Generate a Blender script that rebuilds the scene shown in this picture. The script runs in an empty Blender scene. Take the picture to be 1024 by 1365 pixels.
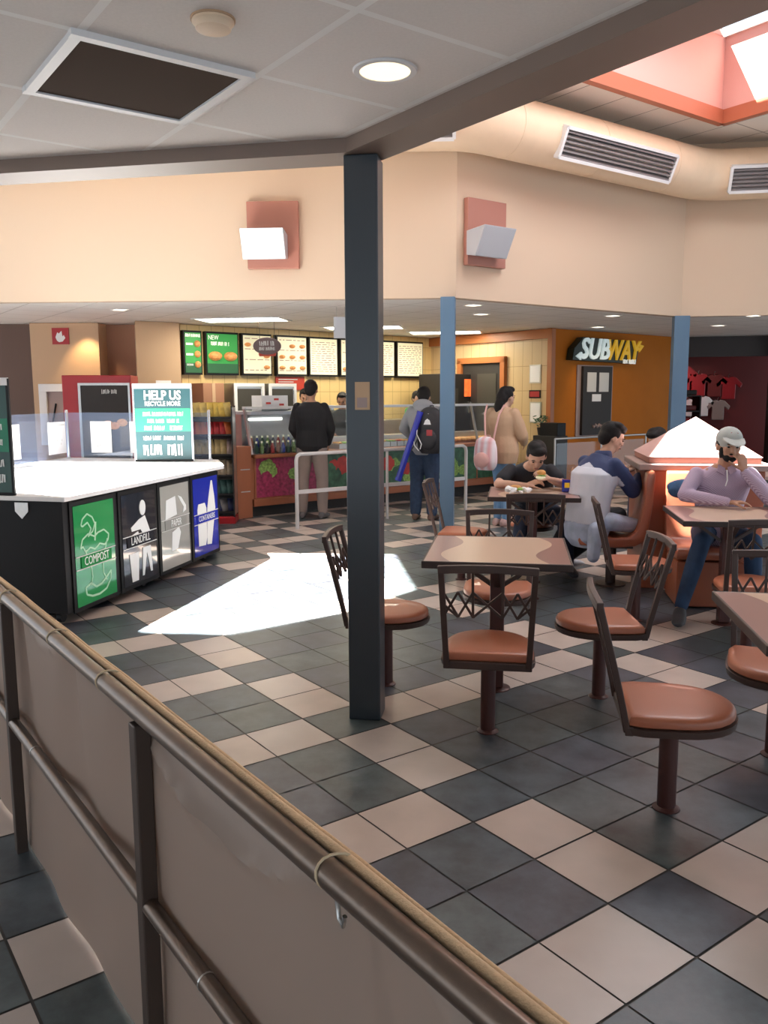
import bpy, math, random
from math import sin, cos, pi, radians as R
from mathutils import Vector as V, Matrix
from mathutils.geometry import tessellate_polygon
random.seed(7)
SC = bpy.context.scene
COL = SC.collection

# ------------------------------------------------------------------ materials
def nt(m):
    m.use_nodes = True
    return m.node_tree.nodes, m.node_tree.links
def mat(name, col, rough=.5, metal=0.0, var=0.0, scale=8.0, bump=0.0, bscale=60.0, emit=None, es=0.0, trans=0.0, coat=0.0, spec=.5, alpha=1.0):
    m = bpy.data.materials.new(name)
    n, l = nt(m)
    b = n['Principled BSDF']
    b.inputs['Base Color'].default_value = (*col, 1)
    b.inputs['Roughness'].default_value = rough
    b.inputs['Metallic'].default_value = metal
    b.inputs['Specular IOR Level'].default_value = spec
    if trans: b.inputs['Transmission Weight'].default_value = trans
    if coat: b.inputs['Coat Weight'].default_value = coat
    if alpha < 1: b.inputs['Alpha'].default_value = alpha
    if emit:
        b.inputs['Emission Color'].default_value = (*emit, 1)
        b.inputs['Emission Strength'].default_value = es
    if var or bump:
        tc = n.new('ShaderNodeTexCoord')
        nz = n.new('ShaderNodeTexNoise'); nz.inputs['Scale'].default_value = scale; nz.inputs['Detail'].default_value = 4
        l.new(tc.outputs['Object'], nz.inputs['Vector'])
        if var:
            mr = n.new('ShaderNodeMapRange')
            mr.inputs['From Min'].default_value = .3; mr.inputs['From Max'].default_value = .7
            mr.inputs['To Min'].default_value = 1 - var; mr.inputs['To Max'].default_value = 1 + var
            l.new(nz.outputs['Fac'], mr.inputs['Value'])
            mx = n.new('ShaderNodeVectorMath'); mx.operation = 'SCALE'
            mx.inputs[0].default_value = col
            l.new(mr.outputs['Result'], mx.inputs['Scale'])
            l.new(mx.outputs['Vector'], b.inputs['Base Color'])
        if bump:
            n2 = n.new('ShaderNodeTexNoise'); n2.inputs['Scale'].default_value = bscale; n2.inputs['Detail'].default_value = 3
            l.new(tc.outputs['Object'], n2.inputs['Vector'])
            bp = n.new('ShaderNodeBump'); bp.inputs['Strength'].default_value = bump; bp.inputs['Distance'].default_value = .01
            l.new(n2.outputs['Fac'], bp.inputs['Height']); l.new(bp.outputs['Normal'], b.inputs['Normal'])
    return m
def grid_mat(name, col, line, size, width, angle=0.0, rough=.6, var=.05, axes=(0, 1), size2=None, origin=(0, 0, 0)):
    """square grid of joints in object space (ceiling tile runners, wall tiles)"""
    m = bpy.data.materials.new(name); n, l = nt(m); b = n['Principled BSDF']
    b.inputs['Roughness'].default_value = rough
    tc = n.new('ShaderNodeTexCoord'); mp = n.new('ShaderNodeMapping'); mp.vector_type = 'TEXTURE'
    mp.inputs['Location'].default_value = origin
    mp.inputs['Rotation'].default_value = (0, 0, angle)
    l.new(tc.outputs['Object'], mp.inputs['Vector'])
    sp = n.new('ShaderNodeSeparateXYZ'); l.new(mp.outputs['Vector'], sp.inputs['Vector'])
    outs = []
    for k, ax in enumerate(axes):
        s = size if k == 0 else (size2 or size)
        d = n.new('ShaderNodeMath'); d.operation = 'DIVIDE'; d.inputs[1].default_value = s; l.new(sp.outputs[ax], d.inputs[0])
        f = n.new('ShaderNodeMath'); f.operation = 'FRACT'; l.new(d.outputs[0], f.inputs[0])
        a = n.new('ShaderNodeMath'); a.operation = 'SUBTRACT'; a.inputs[1].default_value = .5; l.new(f.outputs[0], a.inputs[0])
        ab = n.new('ShaderNodeMath'); ab.operation = 'ABSOLUTE'; l.new(a.outputs[0], ab.inputs[0])
        g = n.new('ShaderNodeMath'); g.operation = 'GREATER_THAN'; g.inputs[1].default_value = .5 - width / s / 2; l.new(ab.outputs[0], g.inputs[0])
        outs.append(g)
    mx = n.new('ShaderNodeMath'); mx.operation = 'MAXIMUM'; l.new(outs[0].outputs[0], mx.inputs[0]); l.new(outs[1].outputs[0], mx.inputs[1])
    nz = n.new('ShaderNodeTexNoise'); nz.inputs['Scale'].default_value = 90; l.new(tc.outputs['Object'], nz.inputs['Vector'])
    mr = n.new('ShaderNodeMapRange'); mr.inputs['To Min'].default_value = 1 - var; mr.inputs['To Max'].default_value = 1 + var; l.new(nz.outputs['Fac'], mr.inputs['Value'])
    sc = n.new('ShaderNodeVectorMath'); sc.operation = 'SCALE'; sc.inputs[0].default_value = col; l.new(mr.outputs[0], sc.inputs['Scale'])
    mc = n.new('ShaderNodeMix'); mc.data_type = 'RGBA'
    l.new(mx.outputs[0], mc.inputs['Factor']); l.new(sc.outputs['Vector'], mc.inputs['A']); mc.inputs['B'].default_value = (*line, 1)
    l.new(mc.outputs['Result'], b.inputs['Base Color'])
    return m
M = {}
def slate(name, c1, c2, seed):
    m = bpy.data.materials.new(name); n, l = nt(m); b = n['Principled BSDF']
    tc = n.new('ShaderNodeTexCoord'); mp = n.new('ShaderNodeMapping'); mp.inputs['Location'].default_value = (seed, seed * 2, 0)
    l.new(tc.outputs['Object'], mp.inputs['Vector'])
    nz = n.new('ShaderNodeTexNoise'); nz.inputs['Scale'].default_value = 6; nz.inputs['Detail'].default_value = 8; nz.inputs['Roughness'].default_value = .62
    l.new(mp.outputs['Vector'], nz.inputs['Vector'])
    cr = n.new('ShaderNodeValToRGB'); cr.color_ramp.elements[0].position = .36; cr.color_ramp.elements[1].position = .68
    cr.color_ramp.elements[0].color = (*c1, 1); cr.color_ramp.elements[1].color = (*c2, 1)
    l.new(nz.outputs['Fac'], cr.inputs['Fac']); l.new(cr.outputs['Color'], b.inputs['Base Color'])
    rr = n.new('ShaderNodeMapRange'); rr.inputs['To Min'].default_value = .26; rr.inputs['To Max'].default_value = .5
    l.new(nz.outputs['Fac'], rr.inputs['Value']); l.new(rr.outputs[0], b.inputs['Roughness'])
    return m
M['slate1'] = slate('slate_tile', (.042, .052, .060), (.095, .118, .135), 0)
M['slate2'] = slate('slate_tile_green', (.046, .058, .060), (.105, .130, .132), 5)
M['slate3'] = slate('slate_tile_violet', (.042, .046, .058), (.090, .100, .124), 9)
M['cream1'] = mat('cream_tile', (.53, .45, .40), .33, var=.06, scale=5)
M['cream2'] = mat('cream_tile_warm', (.53, .43, .37), .33, var=.07, scale=5)
M['grout'] = mat('grout', (.085, .078, .072), .8)
M['wall'] = mat('peach_wall_paint', (.61, .475, .35), .7, bump=.03, bscale=200)
M['wall_dark'] = mat('brown_wall_paint', (.10, .055, .04), .6)
M['beige'] = mat('beige_wall_paint', (.50, .33, .20), .6)
M['terra'] = mat('terracotta_wall_paint', (.33, .16, .09), .6)
M['orange'] = mat('orange_wall_paint', (.48, .15, .015), .7, spec=.15, var=.05, scale=2)
M['red_wall'] = mat('red_wall_paint', (.15, .008, .006), .5)
M['black_wall'] = mat('charcoal_shop_front', (.03, .022, .02), .5)
M['ytile'] = grid_mat('yellow_wall_tile', (.70, .50, .22), (.40, .27, .10), .2, .008, angle=R(36), rough=.35, axes=(0, 2), size2=.4)
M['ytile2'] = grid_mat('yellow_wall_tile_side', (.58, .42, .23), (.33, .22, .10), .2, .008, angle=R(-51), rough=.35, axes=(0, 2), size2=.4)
M['ceil_near'] = grid_mat('ceiling_tile', (.76, .73, .70), (.90, .90, .88), .61, .028, angle=R(36.06), origin=(-.43, 3.08, 0), rough=.9, var=.06)
M['ceil_low'] = grid_mat('ceiling_tile_low', (.84, .81, .77), (.60, .57, .53), .61, .02, angle=R(36.06), rough=.9)
M['ceil_high'] = grid_mat('ceiling_panel_high', (.86, .80, .73), (.35, .31, .28), .61, .014, angle=R(36.06), size2=1.22, rough=.9)
M['duct'] = mat('cream_duct_paint', (.78, .60, .42), .5, var=.02)
M['brown_trim'] = mat('taupe_beam_paint', (.20, .145, .115), .5)
M['pink'] = mat('pink_well_paint', (.70, .40, .35), .6)
M['rim'] = mat('rust_rim_paint', (.42, .12, .06), .5)
M['navy_col'] = mat('slate_blue_column_paint', (.030, .040, .050), .35, spec=.6)
M['blue_col'] = mat('blue_column_paint', (.085, .16, .25), .4)
M['mauve'] = mat('mauve_plate_paint', (.36, .15, .11), .5)
M['white'] = mat('white_paint', (.78, .78, .78), .4)
M['grayw'] = mat('grey_white_metal', (.50, .52, .56), .35, metal=.3)
M['lamp_on'] = mat('lit_lens', (.9, .9, .9), .4, emit=(1, .98, .94), es=3.2)
M['fluor'] = mat('lit_troffer_lens', (.9, .9, .85), .4, emit=(1, .97, .82), es=9)
M['warm'] = mat('warm_lamp_glow', (.9, .8, .6), .4, emit=(1, .80, .50), es=1.6)
M['spotlit'] = mat('square_lamp_glow', (.9, .85, .7), .4, emit=(1, .86, .68), es=2.2)
M['dark_panel'] = mat('brown_egg_crate', (.050, .030, .020), .9, spec=.1)
M['metal_rail'] = mat('bronze_steel_tube', (.17, .13, .105), .30, metal=.85, var=.08, scale=30)
M['post_rail'] = mat('dark_bronze_post', (.075, .052, .042), .45, metal=.4)
def fabric_mat():
    m = bpy.data.materials.new('taupe_banner_fabric'); n, l = nt(m); b = n['Principled BSDF']; o = n['Material Output']
    b.inputs['Base Color'].default_value = (.42, .335, .28, 1); b.inputs['Roughness'].default_value = .5
    t = n.new('ShaderNodeBsdfTranslucent'); t.inputs[0].default_value = (.50, .38, .29, 1)
    mx = n.new('ShaderNodeMixShader'); mx.inputs[0].default_value = .35
    l.new(b.outputs[0], mx.inputs[1]); l.new(t.outputs[0], mx.inputs[2]); l.new(mx.outputs[0], o.inputs['Surface'])
    return m
M['fabric'] = fabric_mat()
M['hem'] = mat('tan_hem_rope', (.78, .54, .32), .7, bump=.3, bscale=200)
M['twine'] = mat('twine', (.55, .42, .27), .8)
M['seat'] = mat('terracotta_vinyl', (.37, .115, .055), .42, bump=.04, bscale=250, coat=.1)
M['choc'] = mat('chocolate_metal', (.055, .030, .024), .42, spec=.5)
M['maroon'] = mat('maroon_steel', (.070, .022, .018), .42)
M['booth'] = mat('moulded_rust_fibreglass', (.38, .115, .06), .33, coat=.25)
M['booth_side'] = mat('rust_laminate', (.30, .085, .04), .4)
M['ledge'] = mat('mauve_grey_ledge', (.33, .24, .22), .4)
M['pyr'] = mat('pale_pink_cap', (.55, .34, .31), .45)
M['edge'] = mat('dark_table_edge', (.035, .02, .017), .4)
M['black'] = mat('black_laminate', (.007, .007, .008), .5, spec=.25)
M['black_m'] = mat('matt_black', (.01, .01, .011), .6)
M['steel'] = mat('brushed_steel', (.55, .54, .52), .3, metal=.9, var=.04, scale=40)
M['chrome'] = mat('satin_chrome', (.7, .7, .72), .25, metal=.9)
M['white_rail'] = mat('white_powder_coat', (.62, .60, .59), .4)
M['ctop'] = mat('white_solid_surface', (.82, .82, .82), .35)
M['green_p'] = mat('green_panel_print', (.02, .26, .075), .10, coat=.6)
M['blue_p'] = mat('blue_panel_print', (.018, .03, .35), .12, coat=.6)
M['grey_p'] = mat('grey_panel_print', (.36, .36, .33), .12, coat=.6)
M['black_p'] = mat('black_panel_print', (.02, .02, .025), .10, coat=.6)
M['ink_w'] = mat('white_ink', (.78, .80, .78), .4)
M['ink_g'] = mat('pale_green_ink', (.35, .62, .42), .4)
M['ink_grey'] = mat('grey_ink', (.6, .6, .58), .4)
M['ink_d'] = mat('dark_ink', (.05, .05, .06), .5)
M['teal_sign'] = mat('teal_poster', (.008, .055, .065), .45)
M['dkgreen_sign'] = mat('dark_green_poster', (.008, .055, .045), .3)
M['green_band'] = mat('green_poster_band', (.01, .20, .11), .45)
M['paper'] = mat('white_paper', (.85, .85, .86), .6)
M['red'] = mat('red_paint', (.35, .015, .02), .35)
M['red_sign'] = mat('red_sign_print', (.42, .03, .01), .4)
M['wood'] = mat('counter_wood_laminate', (.36, .12, .05), .4, var=.06, scale=4)
M['wood_door'] = mat('stained_door_frame', (.40, .13, .035), .4)
M['dark'] = mat('dark_interior', (.02, .016, .014), .6)
M['oven_in'] = mat('oven_interior', (.05, .045, .035), .5)
M['menu_cream'] = mat('backlit_cream_menu', (.7, .66, .5), .4, emit=(.80, .74, .48), es=.42)
M['menu_green'] = mat('backlit_green_menu', (.03, .25, .05), .4, emit=(.03, .30, .06), es=.45)
M['menu_dk'] = mat('backlit_dark_green_menu', (.02, .10, .04), .4, emit=(.01, .06, .02), es=.3)
M['food'] = mat('burger_print', (.6, .25, .08), .5, var=.35, scale=30, emit=(.7, .28, .09), es=.35)
M['menu_line'] = mat('menu_text_lines', (.25, .12, .08), .5)
M['menu_w'] = mat('menu_white_text', (.9, .9, .85), .5, emit=(.9, .9, .8), es=.5)
M['oval'] = mat('grey_brown_oval', (.13, .085, .085), .5)
M['subw'] = mat('lit_white_letters', (.6, .66, .66), .4, emit=(.62, .75, .74), es=.42)
M['suby'] = mat('lit_yellow_letters', (.55, .33, .02), .4, emit=(.80, .45, .02), es=.32)
M['sub_bg'] = mat('dark_green_sign_box', (.008, .018, .012), .4)
M['leaf'] = mat('lettuce_print', (.25, .42, .10), .5, var=.5, scale=40)
M['tomato'] = mat('tomato_print', (.50, .03, .015), .4, var=.2, scale=12)
M['onion'] = mat('red_onion_print', (.34, .035, .10), .4, var=.4, scale=25)
M['pepper_g'] = mat('green_pepper_print', (.04, .13, .06), .4, var=.4, scale=14)
M['bread'] = mat('baked_bread', (.62, .30, .08), .6, var=.25, scale=20)
def glass(name, tint, alpha):
    m = bpy.data.materials.new(name); n, l = nt(m)
    for x in list(n): n.remove(x)
    o = n.new('ShaderNodeOutputMaterial'); t = n.new('ShaderNodeBsdfTransparent'); g = n.new('ShaderNodeBsdfGlossy'); d = n.new('ShaderNodeBsdfDiffuse')
    t.inputs[0].default_value = (*tint, 1); g.inputs['Roughness'].default_value = .03; d.inputs[0].default_value = (.5, .58, .75, 1)
    a = n.new('ShaderNodeMixShader'); a.inputs[0].default_value = .05; b = n.new('ShaderNodeMixShader'); b.inputs[0].default_value = alpha
    l.new(t.outputs[0], a.inputs[1]); l.new(g.outputs[0], a.inputs[2])
    l.new(a.outputs[0], b.inputs[1]); l.new(d.outputs[0], b.inputs[2]); l.new(b.outputs[0], o.inputs[0])
    return m
M['glass'] = glass('clear_dusty_glass', (.86, .90, .97), .07)
M['glass2'] = glass('clear_case_glass', (.93, .95, .95), .03)
def tabletop_mat():
    m = bpy.data.materials.new('two_tone_laminate'); n, l = nt(m); b = n['Principled BSDF']; b.inputs['Roughness'].default_value = .28
    tc = n.new('ShaderNodeTexCoord'); sp = n.new('ShaderNodeSeparateXYZ'); l.new(tc.outputs['Object'], sp.inputs[0])
    def mth(op, a, bb=None):
        x = n.new('ShaderNodeMath'); x.operation = op
        for i, q in enumerate((a, bb)):
            if q is None: continue
            if isinstance(q, (int, float)): x.inputs[i].default_value = q
            else: l.new(q, x.inputs[i])
        return x.outputs[0]
    s = mth('SINE', mth('MULTIPLY', sp.outputs[1], 9.5))
    right = mth('GREATER_THAN', sp.outputs[0], mth('ADD', mth('MULTIPLY', s, .045), .235))
    left = mth('LESS_THAN', sp.outputs[0], mth('ADD', mth('MULTIPLY', s, .045), -.235))
    f = mth('MAXIMUM', right, left)
    mc = n.new('ShaderNodeMix'); mc.data_type = 'RGBA'; l.new(f, mc.inputs['Factor'])
    mc.inputs['A'].default_value = (.60, .44, .33, 1); mc.inputs['B'].default_value = (.30, .16, .14, 1)
    l.new(mc.outputs['Result'], b.inputs['Base Color'])
    return m
M['ttop'] = tabletop_mat()
def stripe_mat(name, c1, c2, sc, axis='Z'):
    m = bpy.data.materials.new(name); n, l = nt(m); b = n['Principled BSDF']; b.inputs['Roughness'].default_value = .8
    tc = n.new('ShaderNodeTexCoord'); w = n.new('ShaderNodeTexWave'); w.bands_direction = axis; w.inputs['Scale'].default_value = sc; w.inputs['Distortion'].default_value = .6
    l.new(tc.outputs['Object'], w.inputs['Vector'])
    mc = n.new('ShaderNodeMix'); mc.data_type = 'RGBA'; l.new(w.outputs['Fac'], mc.inputs['Factor'])
    mc.inputs['A'].default_value = (*c1, 1); mc.inputs['B'].default_value = (*c2, 1)
    l.new(mc.outputs['Result'], b.inputs['Base Color'])
    return m

# ------------------------------------------------------------------ mesh builder
class MB:
    def __init__(s): s.v = []; s.f = []; s.mi = []
    def add(s, verts, faces, mi=0):
        o = len(s.v); s.v += [V(x) for x in verts]
        for f in faces: s.f.append(tuple(i + o for i in f)); s.mi.append(mi)
        return s
    def box(s, c, size, rz=0.0, mi=0, rx=0.0, ry=0.0):
        m = Matrix.Translation(V(c)) @ Matrix.Rotation(rz, 4, 'Z') @ Matrix.Rotation(ry, 4, 'Y') @ Matrix.Rotation(rx, 4, 'X')
        hx, hy, hz = [q / 2 for q in size]
        vs = [m @ V((x * hx, y * hy, z * hz)) for x in (-1, 1) for y in (-1, 1) for z in (-1, 1)]
        return s.add(vs, [(0, 1, 3, 2), (4, 6, 7, 5), (0, 4, 5, 1), (2, 3, 7, 6), (0, 2, 6, 4), (1, 5, 7, 3)], mi)
    def bar(s, a, b, w, h, up=(0, 0, 1), mi=0):
        a = V(a); b = V(b); d = (b - a).normalized(); u = V(up)
        x = d.cross(u)
        if x.length < 1e-4: x = d.cross(V((1, 0, 0)))
        x.normalize(); y = x.cross(d).normalized()
        vs = [p + x * w / 2 * i + y * h / 2 * j for p in (a, b) for i, j in ((-1, -1), (1, -1), (1, 1), (-1, 1))]
        return s.add(vs, [(3, 2, 1, 0), (4, 5, 6, 7), (0, 1, 5, 4), (1, 2, 6, 5), (2, 3, 7, 6), (3, 0, 4, 7)], mi)
    def ribbon(s, pts, w, h, side, mi=0):
        # continuous rectangular strip: w along 'side', h across
        pts = [V(p) for p in pts]; sd = V(side).normalized(); vs = []; n = len(pts)
        for i, p in enumerate(pts):
            t = (pts[min(i + 1, n - 1)] - pts[max(i - 1, 0)]).normalized(); a = (sd - t * sd.dot(t)).normalized(); b = t.cross(a)
            vs += [p + a * w / 2 * x + b * h / 2 * y for x, y in ((-1, -1), (1, -1), (1, 1), (-1, 1))]
        fs = [(3, 2, 1, 0), tuple(4 * (n - 1) + q for q in range(4))]
        for i in range(n - 1):
            for j in range(4): fs.append((4 * i + j, 4 * i + (j + 1) % 4, 4 * i + 4 + (j + 1) % 4, 4 * i + 4 + j))
        return s.add(vs, fs, mi)
    def tube(s, pts, r, n=12, mi=0, caps=True):
        pts = [V(p) for p in pts]; rs = r if isinstance(r, (list, tuple)) else [r] * len(pts)
        rings = []; prev = None
        for i, p in enumerate(pts):
            t0 = (p - pts[i - 1]).normalized() if i else None
            t1 = (pts[i + 1] - p).normalized() if i < len(pts) - 1 else None
            t = (t0 + t1).normalized() if t0 is not None and t1 is not None else (t0 if t0 is not None else t1)
            k = 1.0
            if t0 is not None and t1 is not None: k = 1 / max(.5, t.dot(t1))
            if prev is None:
                x = t.cross(V((0, 0, 1)))
                if x.length < .01: x = t.cross(V((0, 1, 0)))
                x.normalize()
            else:
                x = (prev - t * prev.dot(t)).normalized()
            prev = x; y = t.cross(x)
            rings.append([p + (x * cos(2 * pi * j / n) * (k if t0 is not None and t1 is not None and abs(t.z) < .3 else 1) + y * sin(2 * pi * j / n)) * rs[i] for j in range(n)])
        vs = [v for rg in rings for v in rg]; fs = []
        for i in range(len(pts) - 1):
            for j in range(n):
                fs.append((i * n + j, i * n + (j + 1) % n, (i + 1) * n + (j + 1) % n, (i + 1) * n + j))
        if caps:
            fs.append(tuple(range(n - 1, -1, -1))); fs.append(tuple((len(pts) - 1) * n + j for j in range(n)))
        return s.add(vs, fs, mi)
    def prism(s, poly, z0, z1, mi=0):
        n = len(poly); vs = [(x, y, z0) for x, y in poly] + [(x, y, z1) for x, y in poly]
        tri = tessellate_polygon([[V((x, y, 0)) for x, y in poly]])
        fs = [tuple(t) for t in tri] + [tuple(i + n for i in reversed(t)) for t in tri]
        fs += [(i, (i + 1) % n, (i + 1) % n + n, i + n) for i in range(n)]
        return s.add(vs, fs, mi)
    def slab(s, o, ex, ey, poly, th, mi=0):
        """2D polygon in plane (o,ex,ey), thickness th along ex x ey"""
        o = V(o); ex = V(ex).normalized(); ey = V(ey).normalized(); nz = ex.cross(ey).normalized(); n = len(poly)
        a = [o + ex * x + ey * y for x, y in poly]; vs = a + [p + nz * th for p in a]
        tri = tessellate_polygon([[V((x, y, 0)) for x, y in poly]])
        fs = [tuple(t) for t in tri] + [tuple(i + n for i in reversed(t)) for t in tri]
        fs += [(i, (i + 1) % n, (i + 1) % n + n, i + n) for i in range(n)]
        return s.add(vs, fs, mi)
    def lathe(s, prof, c=(0, 0, 0), n=24, mi=0, caps=True):
        c = V(c); vs = []; fs = []
        for r, z in prof:
            for j in range(n): vs.append(c + V((r * cos(2 * pi * j / n), r * sin(2 * pi * j / n), z)))
        for i in range(len(prof) - 1):
            for j in range(n): fs.append((i * n + j, i * n + (j + 1) % n, (i + 1) * n + (j + 1) % n, (i + 1) * n + j))
        if caps: fs.append(tuple(range(n - 1, -1, -1))); fs.append(tuple((len(prof) - 1) * n + j for j in range(n)))
        return s.add(vs, fs, mi)
    def ell(s, c, r, n=12, mi=0, rot=None):
        c = V(c); vs = []; fs = []; m = n // 2 + 1
        for i in range(1, m):
            a = pi * i / m
            for j in range(n):
                p = V((r[0] * sin(a) * cos(2 * pi * j / n), r[1] * sin(a) * sin(2 * pi * j / n), r[2] * cos(a)))
                vs.append(c + (rot @ p if rot else p))
        top = V((0, 0, r[2])); vs += [c + (rot @ top if rot else top), c - (rot @ top if rot else top)]
        k = (m - 1) * n
        for i in range(m - 2):
            for j in range(n): fs.append((i * n + j, (i + 1) * n + j, (i + 1) * n + (j + 1) % n, i * n + (j + 1) % n))
        for j in range(n):
            fs.append((k, j, (j + 1) % n)); fs.append((k + 1, (m - 2) * n + (j + 1) % n, (m - 2) * n + j))
        return s.add(vs, fs, mi)
    def cap(s, a, b, ra, rb, n=12, mi=0):
        a = V(a); b = V(b); d = (b - a)
        if d.length < 1e-5: return s.ell(a, (ra, ra, ra), n, mi)
        t = d.normalized(); pts = []; rs = []
        for k in range(4):
            q = pi / 2 * k / 4; pts.append(a - t * ra * cos(q)); rs.append(max(ra * sin(q), .001))
        pts.append(a); rs.append(ra); pts.append(b); rs.append(rb)
        for k in range(1, 5):
            q = pi / 2 * k / 4; pts.append(b + t * rb * sin(q)); rs.append(max(rb * cos(q), .001))
        x = t.orthogonal().normalized(); y = t.cross(x); vs = []; fs = []
        for p, r in zip(pts, rs):
            for j in range(n): vs.append(p + (x * cos(2 * pi * j / n) + y * sin(2 * pi * j / n)) * r)
        L = len(pts)
        for i in range(L - 1):
            for j in range(n): fs.append((i * n + j, i * n + (j + 1) % n, (i + 1) * n + (j + 1) % n, (i + 1) * n + j))
        fs.append(tuple(range(n - 1, -1, -1))); fs.append(tuple((L - 1) * n + j for j in range(n)))
        return s.add(vs, fs, mi)
    def loft(s, rings, n=20, mi=0):
        """rings: (centre, lateral vec, depth vec)"""
        vs = []; fs = []
        for c, a, b in rings:
            c = V(c); a = V(a); b = V(b)
            for j in range(n): vs.append(c + a * cos(2 * pi * j / n) + b * sin(2 * pi * j / n))
        L = len(rings)
        for i in range(L - 1):
            for j in range(n): fs.append((i * n + j, i * n + (j + 1) % n, (i + 1) * n + (j + 1) % n, (i + 1) * n + j))
        fs.append(tuple(range(n - 1, -1, -1))); fs.append(tuple((L - 1) * n + j for j in range(n)))
        return s.add(vs, fs, mi)
    def build(s, name, m, parent=None, loc=(0, 0, 0), rot=(0, 0, 0), smooth=False, bevel=0.0, voxel=0.0, smo=0, rel=None, sub=0, mfun=None):
        me = bpy.data.meshes.new(name)
        off = V(rel) if rel is not None else V((0, 0, 0))
        me.from_pydata([v - off for v in s.v], [], s.f); me.validate()
        ms = m if isinstance(m, (list, tuple)) else [m]
        for x in ms: me.materials.append(x if not isinstance(x, str) else M[x])
        if len(ms) > 1 and len(me.polygons) == len(s.mi): me.polygons.foreach_set('material_index', s.mi)
        import bmesh
        bm = bmesh.new(); bm.from_mesh(me); bmesh.ops.recalc_face_normals(bm, faces=bm.faces); bm.to_mesh(me); bm.free()
        o = bpy.data.objects.new(name, me); COL.objects.link(o)
        if bevel or voxel or sub:
            if voxel:
                r = o.modifiers.new('r', 'REMESH'); r.mode = 'VOXEL'; r.voxel_size = voxel; r.use_smooth_shade = True
                if smo:
                    q = o.modifiers.new('s', 'SMOOTH'); q.iterations = smo; q.factor = .5
            if bevel:
                q = o.modifiers.new('b', 'BEVEL'); q.width = bevel; q.segments = 2; q.limit_method = 'ANGLE'; q.angle_limit = R(40)
            if sub:
                q = o.modifiers.new('u', 'SUBSURF'); q.levels = sub; q.render_levels = sub
            bpy.context.view_layer.update()
            dg = bpy.context.evaluated_depsgraph_get()
            nm = bpy.data.meshes.new_from_object(o.evaluated_get(dg), depsgraph=dg)
            o.modifiers.clear(); o.data = nm; nm.name = name
            bpy.data.meshes.remove(me); me = nm
            if voxel and me.materials:
                me.polygons.foreach_set('material_index', [0] * len(me.polygons))
        if mfun is not None: me.polygons.foreach_set('material_index', [mfun(V(p.center) + off) for p in me.polygons])
        if smooth or voxel: me.polygons.foreach_set('use_smooth', [True] * len(me.polygons))
        if smooth and not voxel:
            try: me.set_sharp_from_angle(angle=R(38))
            except Exception: pass
        o.location = loc; o.rotation_euler = rot
        if parent is not None: o.parent = parent
        return o

def tag(o, label, cat, group=None):
    o['label'] = label; o['category'] = cat
    if group: o['group'] = group
    return o
def thing(name, label, cat, loc=(0, 0, 0), rz=0.0, group=None):
    o = bpy.data.objects.new(name, None); COL.objects.link(o); o.empty_display_size = .1
    o.location = loc; o.rotation_euler = (0, 0, rz)
    return tag(o, label, cat, group)
def struct(mb, name, m, **k):
    o = mb.build(name, m, **k)
    if o.parent is None: o['kind'] = 'structure'
    return o
KIDS = {}
def copy_tree(o, parent=None):
    c = o.copy(); COL.objects.link(c); c.parent = parent
    for ch in list(o.children): copy_tree(ch, c)
    return c
def text_mb(txt, size, ex, ey, o, th=.003, align='CENTER', shear=0.0, bold=0.0, sx=1.0):
    """letters as a thin mesh in the plane (o, ex, ey)"""
    cu = bpy.data.curves.new('t', 'FONT'); cu.body = txt; cu.size = size; cu.align_x = align; cu.align_y = 'CENTER'
    cu.extrude = th / 2; cu.shear = shear; cu.offset = bold; cu.resolution_u = 3
    ob = bpy.data.objects.new('t', cu); COL.objects.link(ob)
    bpy.context.view_layer.update()
    dg = bpy.context.evaluated_depsgraph_get(); me = bpy.data.meshes.new_from_object(ob.evaluated_get(dg), depsgraph=dg)
    ex = V(ex).normalized(); ey = V(ey).normalized(); nz = ex.cross(ey); o = V(o)
    mb = MB(); mb.add([o + ex * v.co.x * sx + ey * v.co.y + nz * (v.co.z + th / 2) for v in me.vertices], [tuple(p.vertices) for p in me.polygons])
    bpy.data.objects.remove(ob); bpy.data.curves.remove(cu); bpy.data.meshes.remove(me)
    return mb

def blurred_text(w, h, ex, ey, o, seed, th=.0025):
    # a line of writing too soft in the photo to read: a row of uneven strokes
    mb = MB(); rr = random.Random(seed); x = -w / 2; k = 0
    while x < w / 2 - h * .12:
        sw = h * rr.uniform(.12, .2)
        if k % rr.randint(7, 12) != 6:
            a = h * rr.uniform(-.5, -.38); b = h * rr.uniform(.36, .5); sk = h * rr.uniform(-.08, .12)
            mb.slab(o, ex, ey, [(x, a), (x + sw, a), (x + sw + sk, b), (x + sk, b)], th)
            if rr.random() < .45: q = rr.choice((-.42, -.06, .3)) * h; mb.slab(V(o), ex, ey, [(x + sw * .5, q), (x + sw * 1.9, q), (x + sw * 1.9, q + h * .13), (x + sw * .5, q + h * .13)], th * .8)
        x += sw + h * rr.uniform(.08, .16); k += 1
    return mb

# ------------------------------------------------------------------ frames of the place
UA = R(-53.94); VA = R(36.06); D1 = R(-8.94)
U = V((cos(UA), sin(UA), 0)); VV = V((cos(VA), sin(VA), 0))
DX = V((cos(D1), sin(D1), 0)); DY = V((-sin(D1), cos(D1), 0)); Z = V((0, 0, 1))
TS = .3048; G0 = V((.1408, 3.0882, 0))
def g(u, v, z=0.0): return G0 + U * (u * TS) + VV * (v * TS) + Z * z
LOWZ = 2.58; HIGHZ = 4.8
A0 = V((-9.0, 9.72, 0)); A1 = V((.79, 9.24, 0)); B1 = V((4.05, 11.56, 0)); C1 = V((10.0, 10.63, 0))
NB = V((.79, 9.24, 0))
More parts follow.
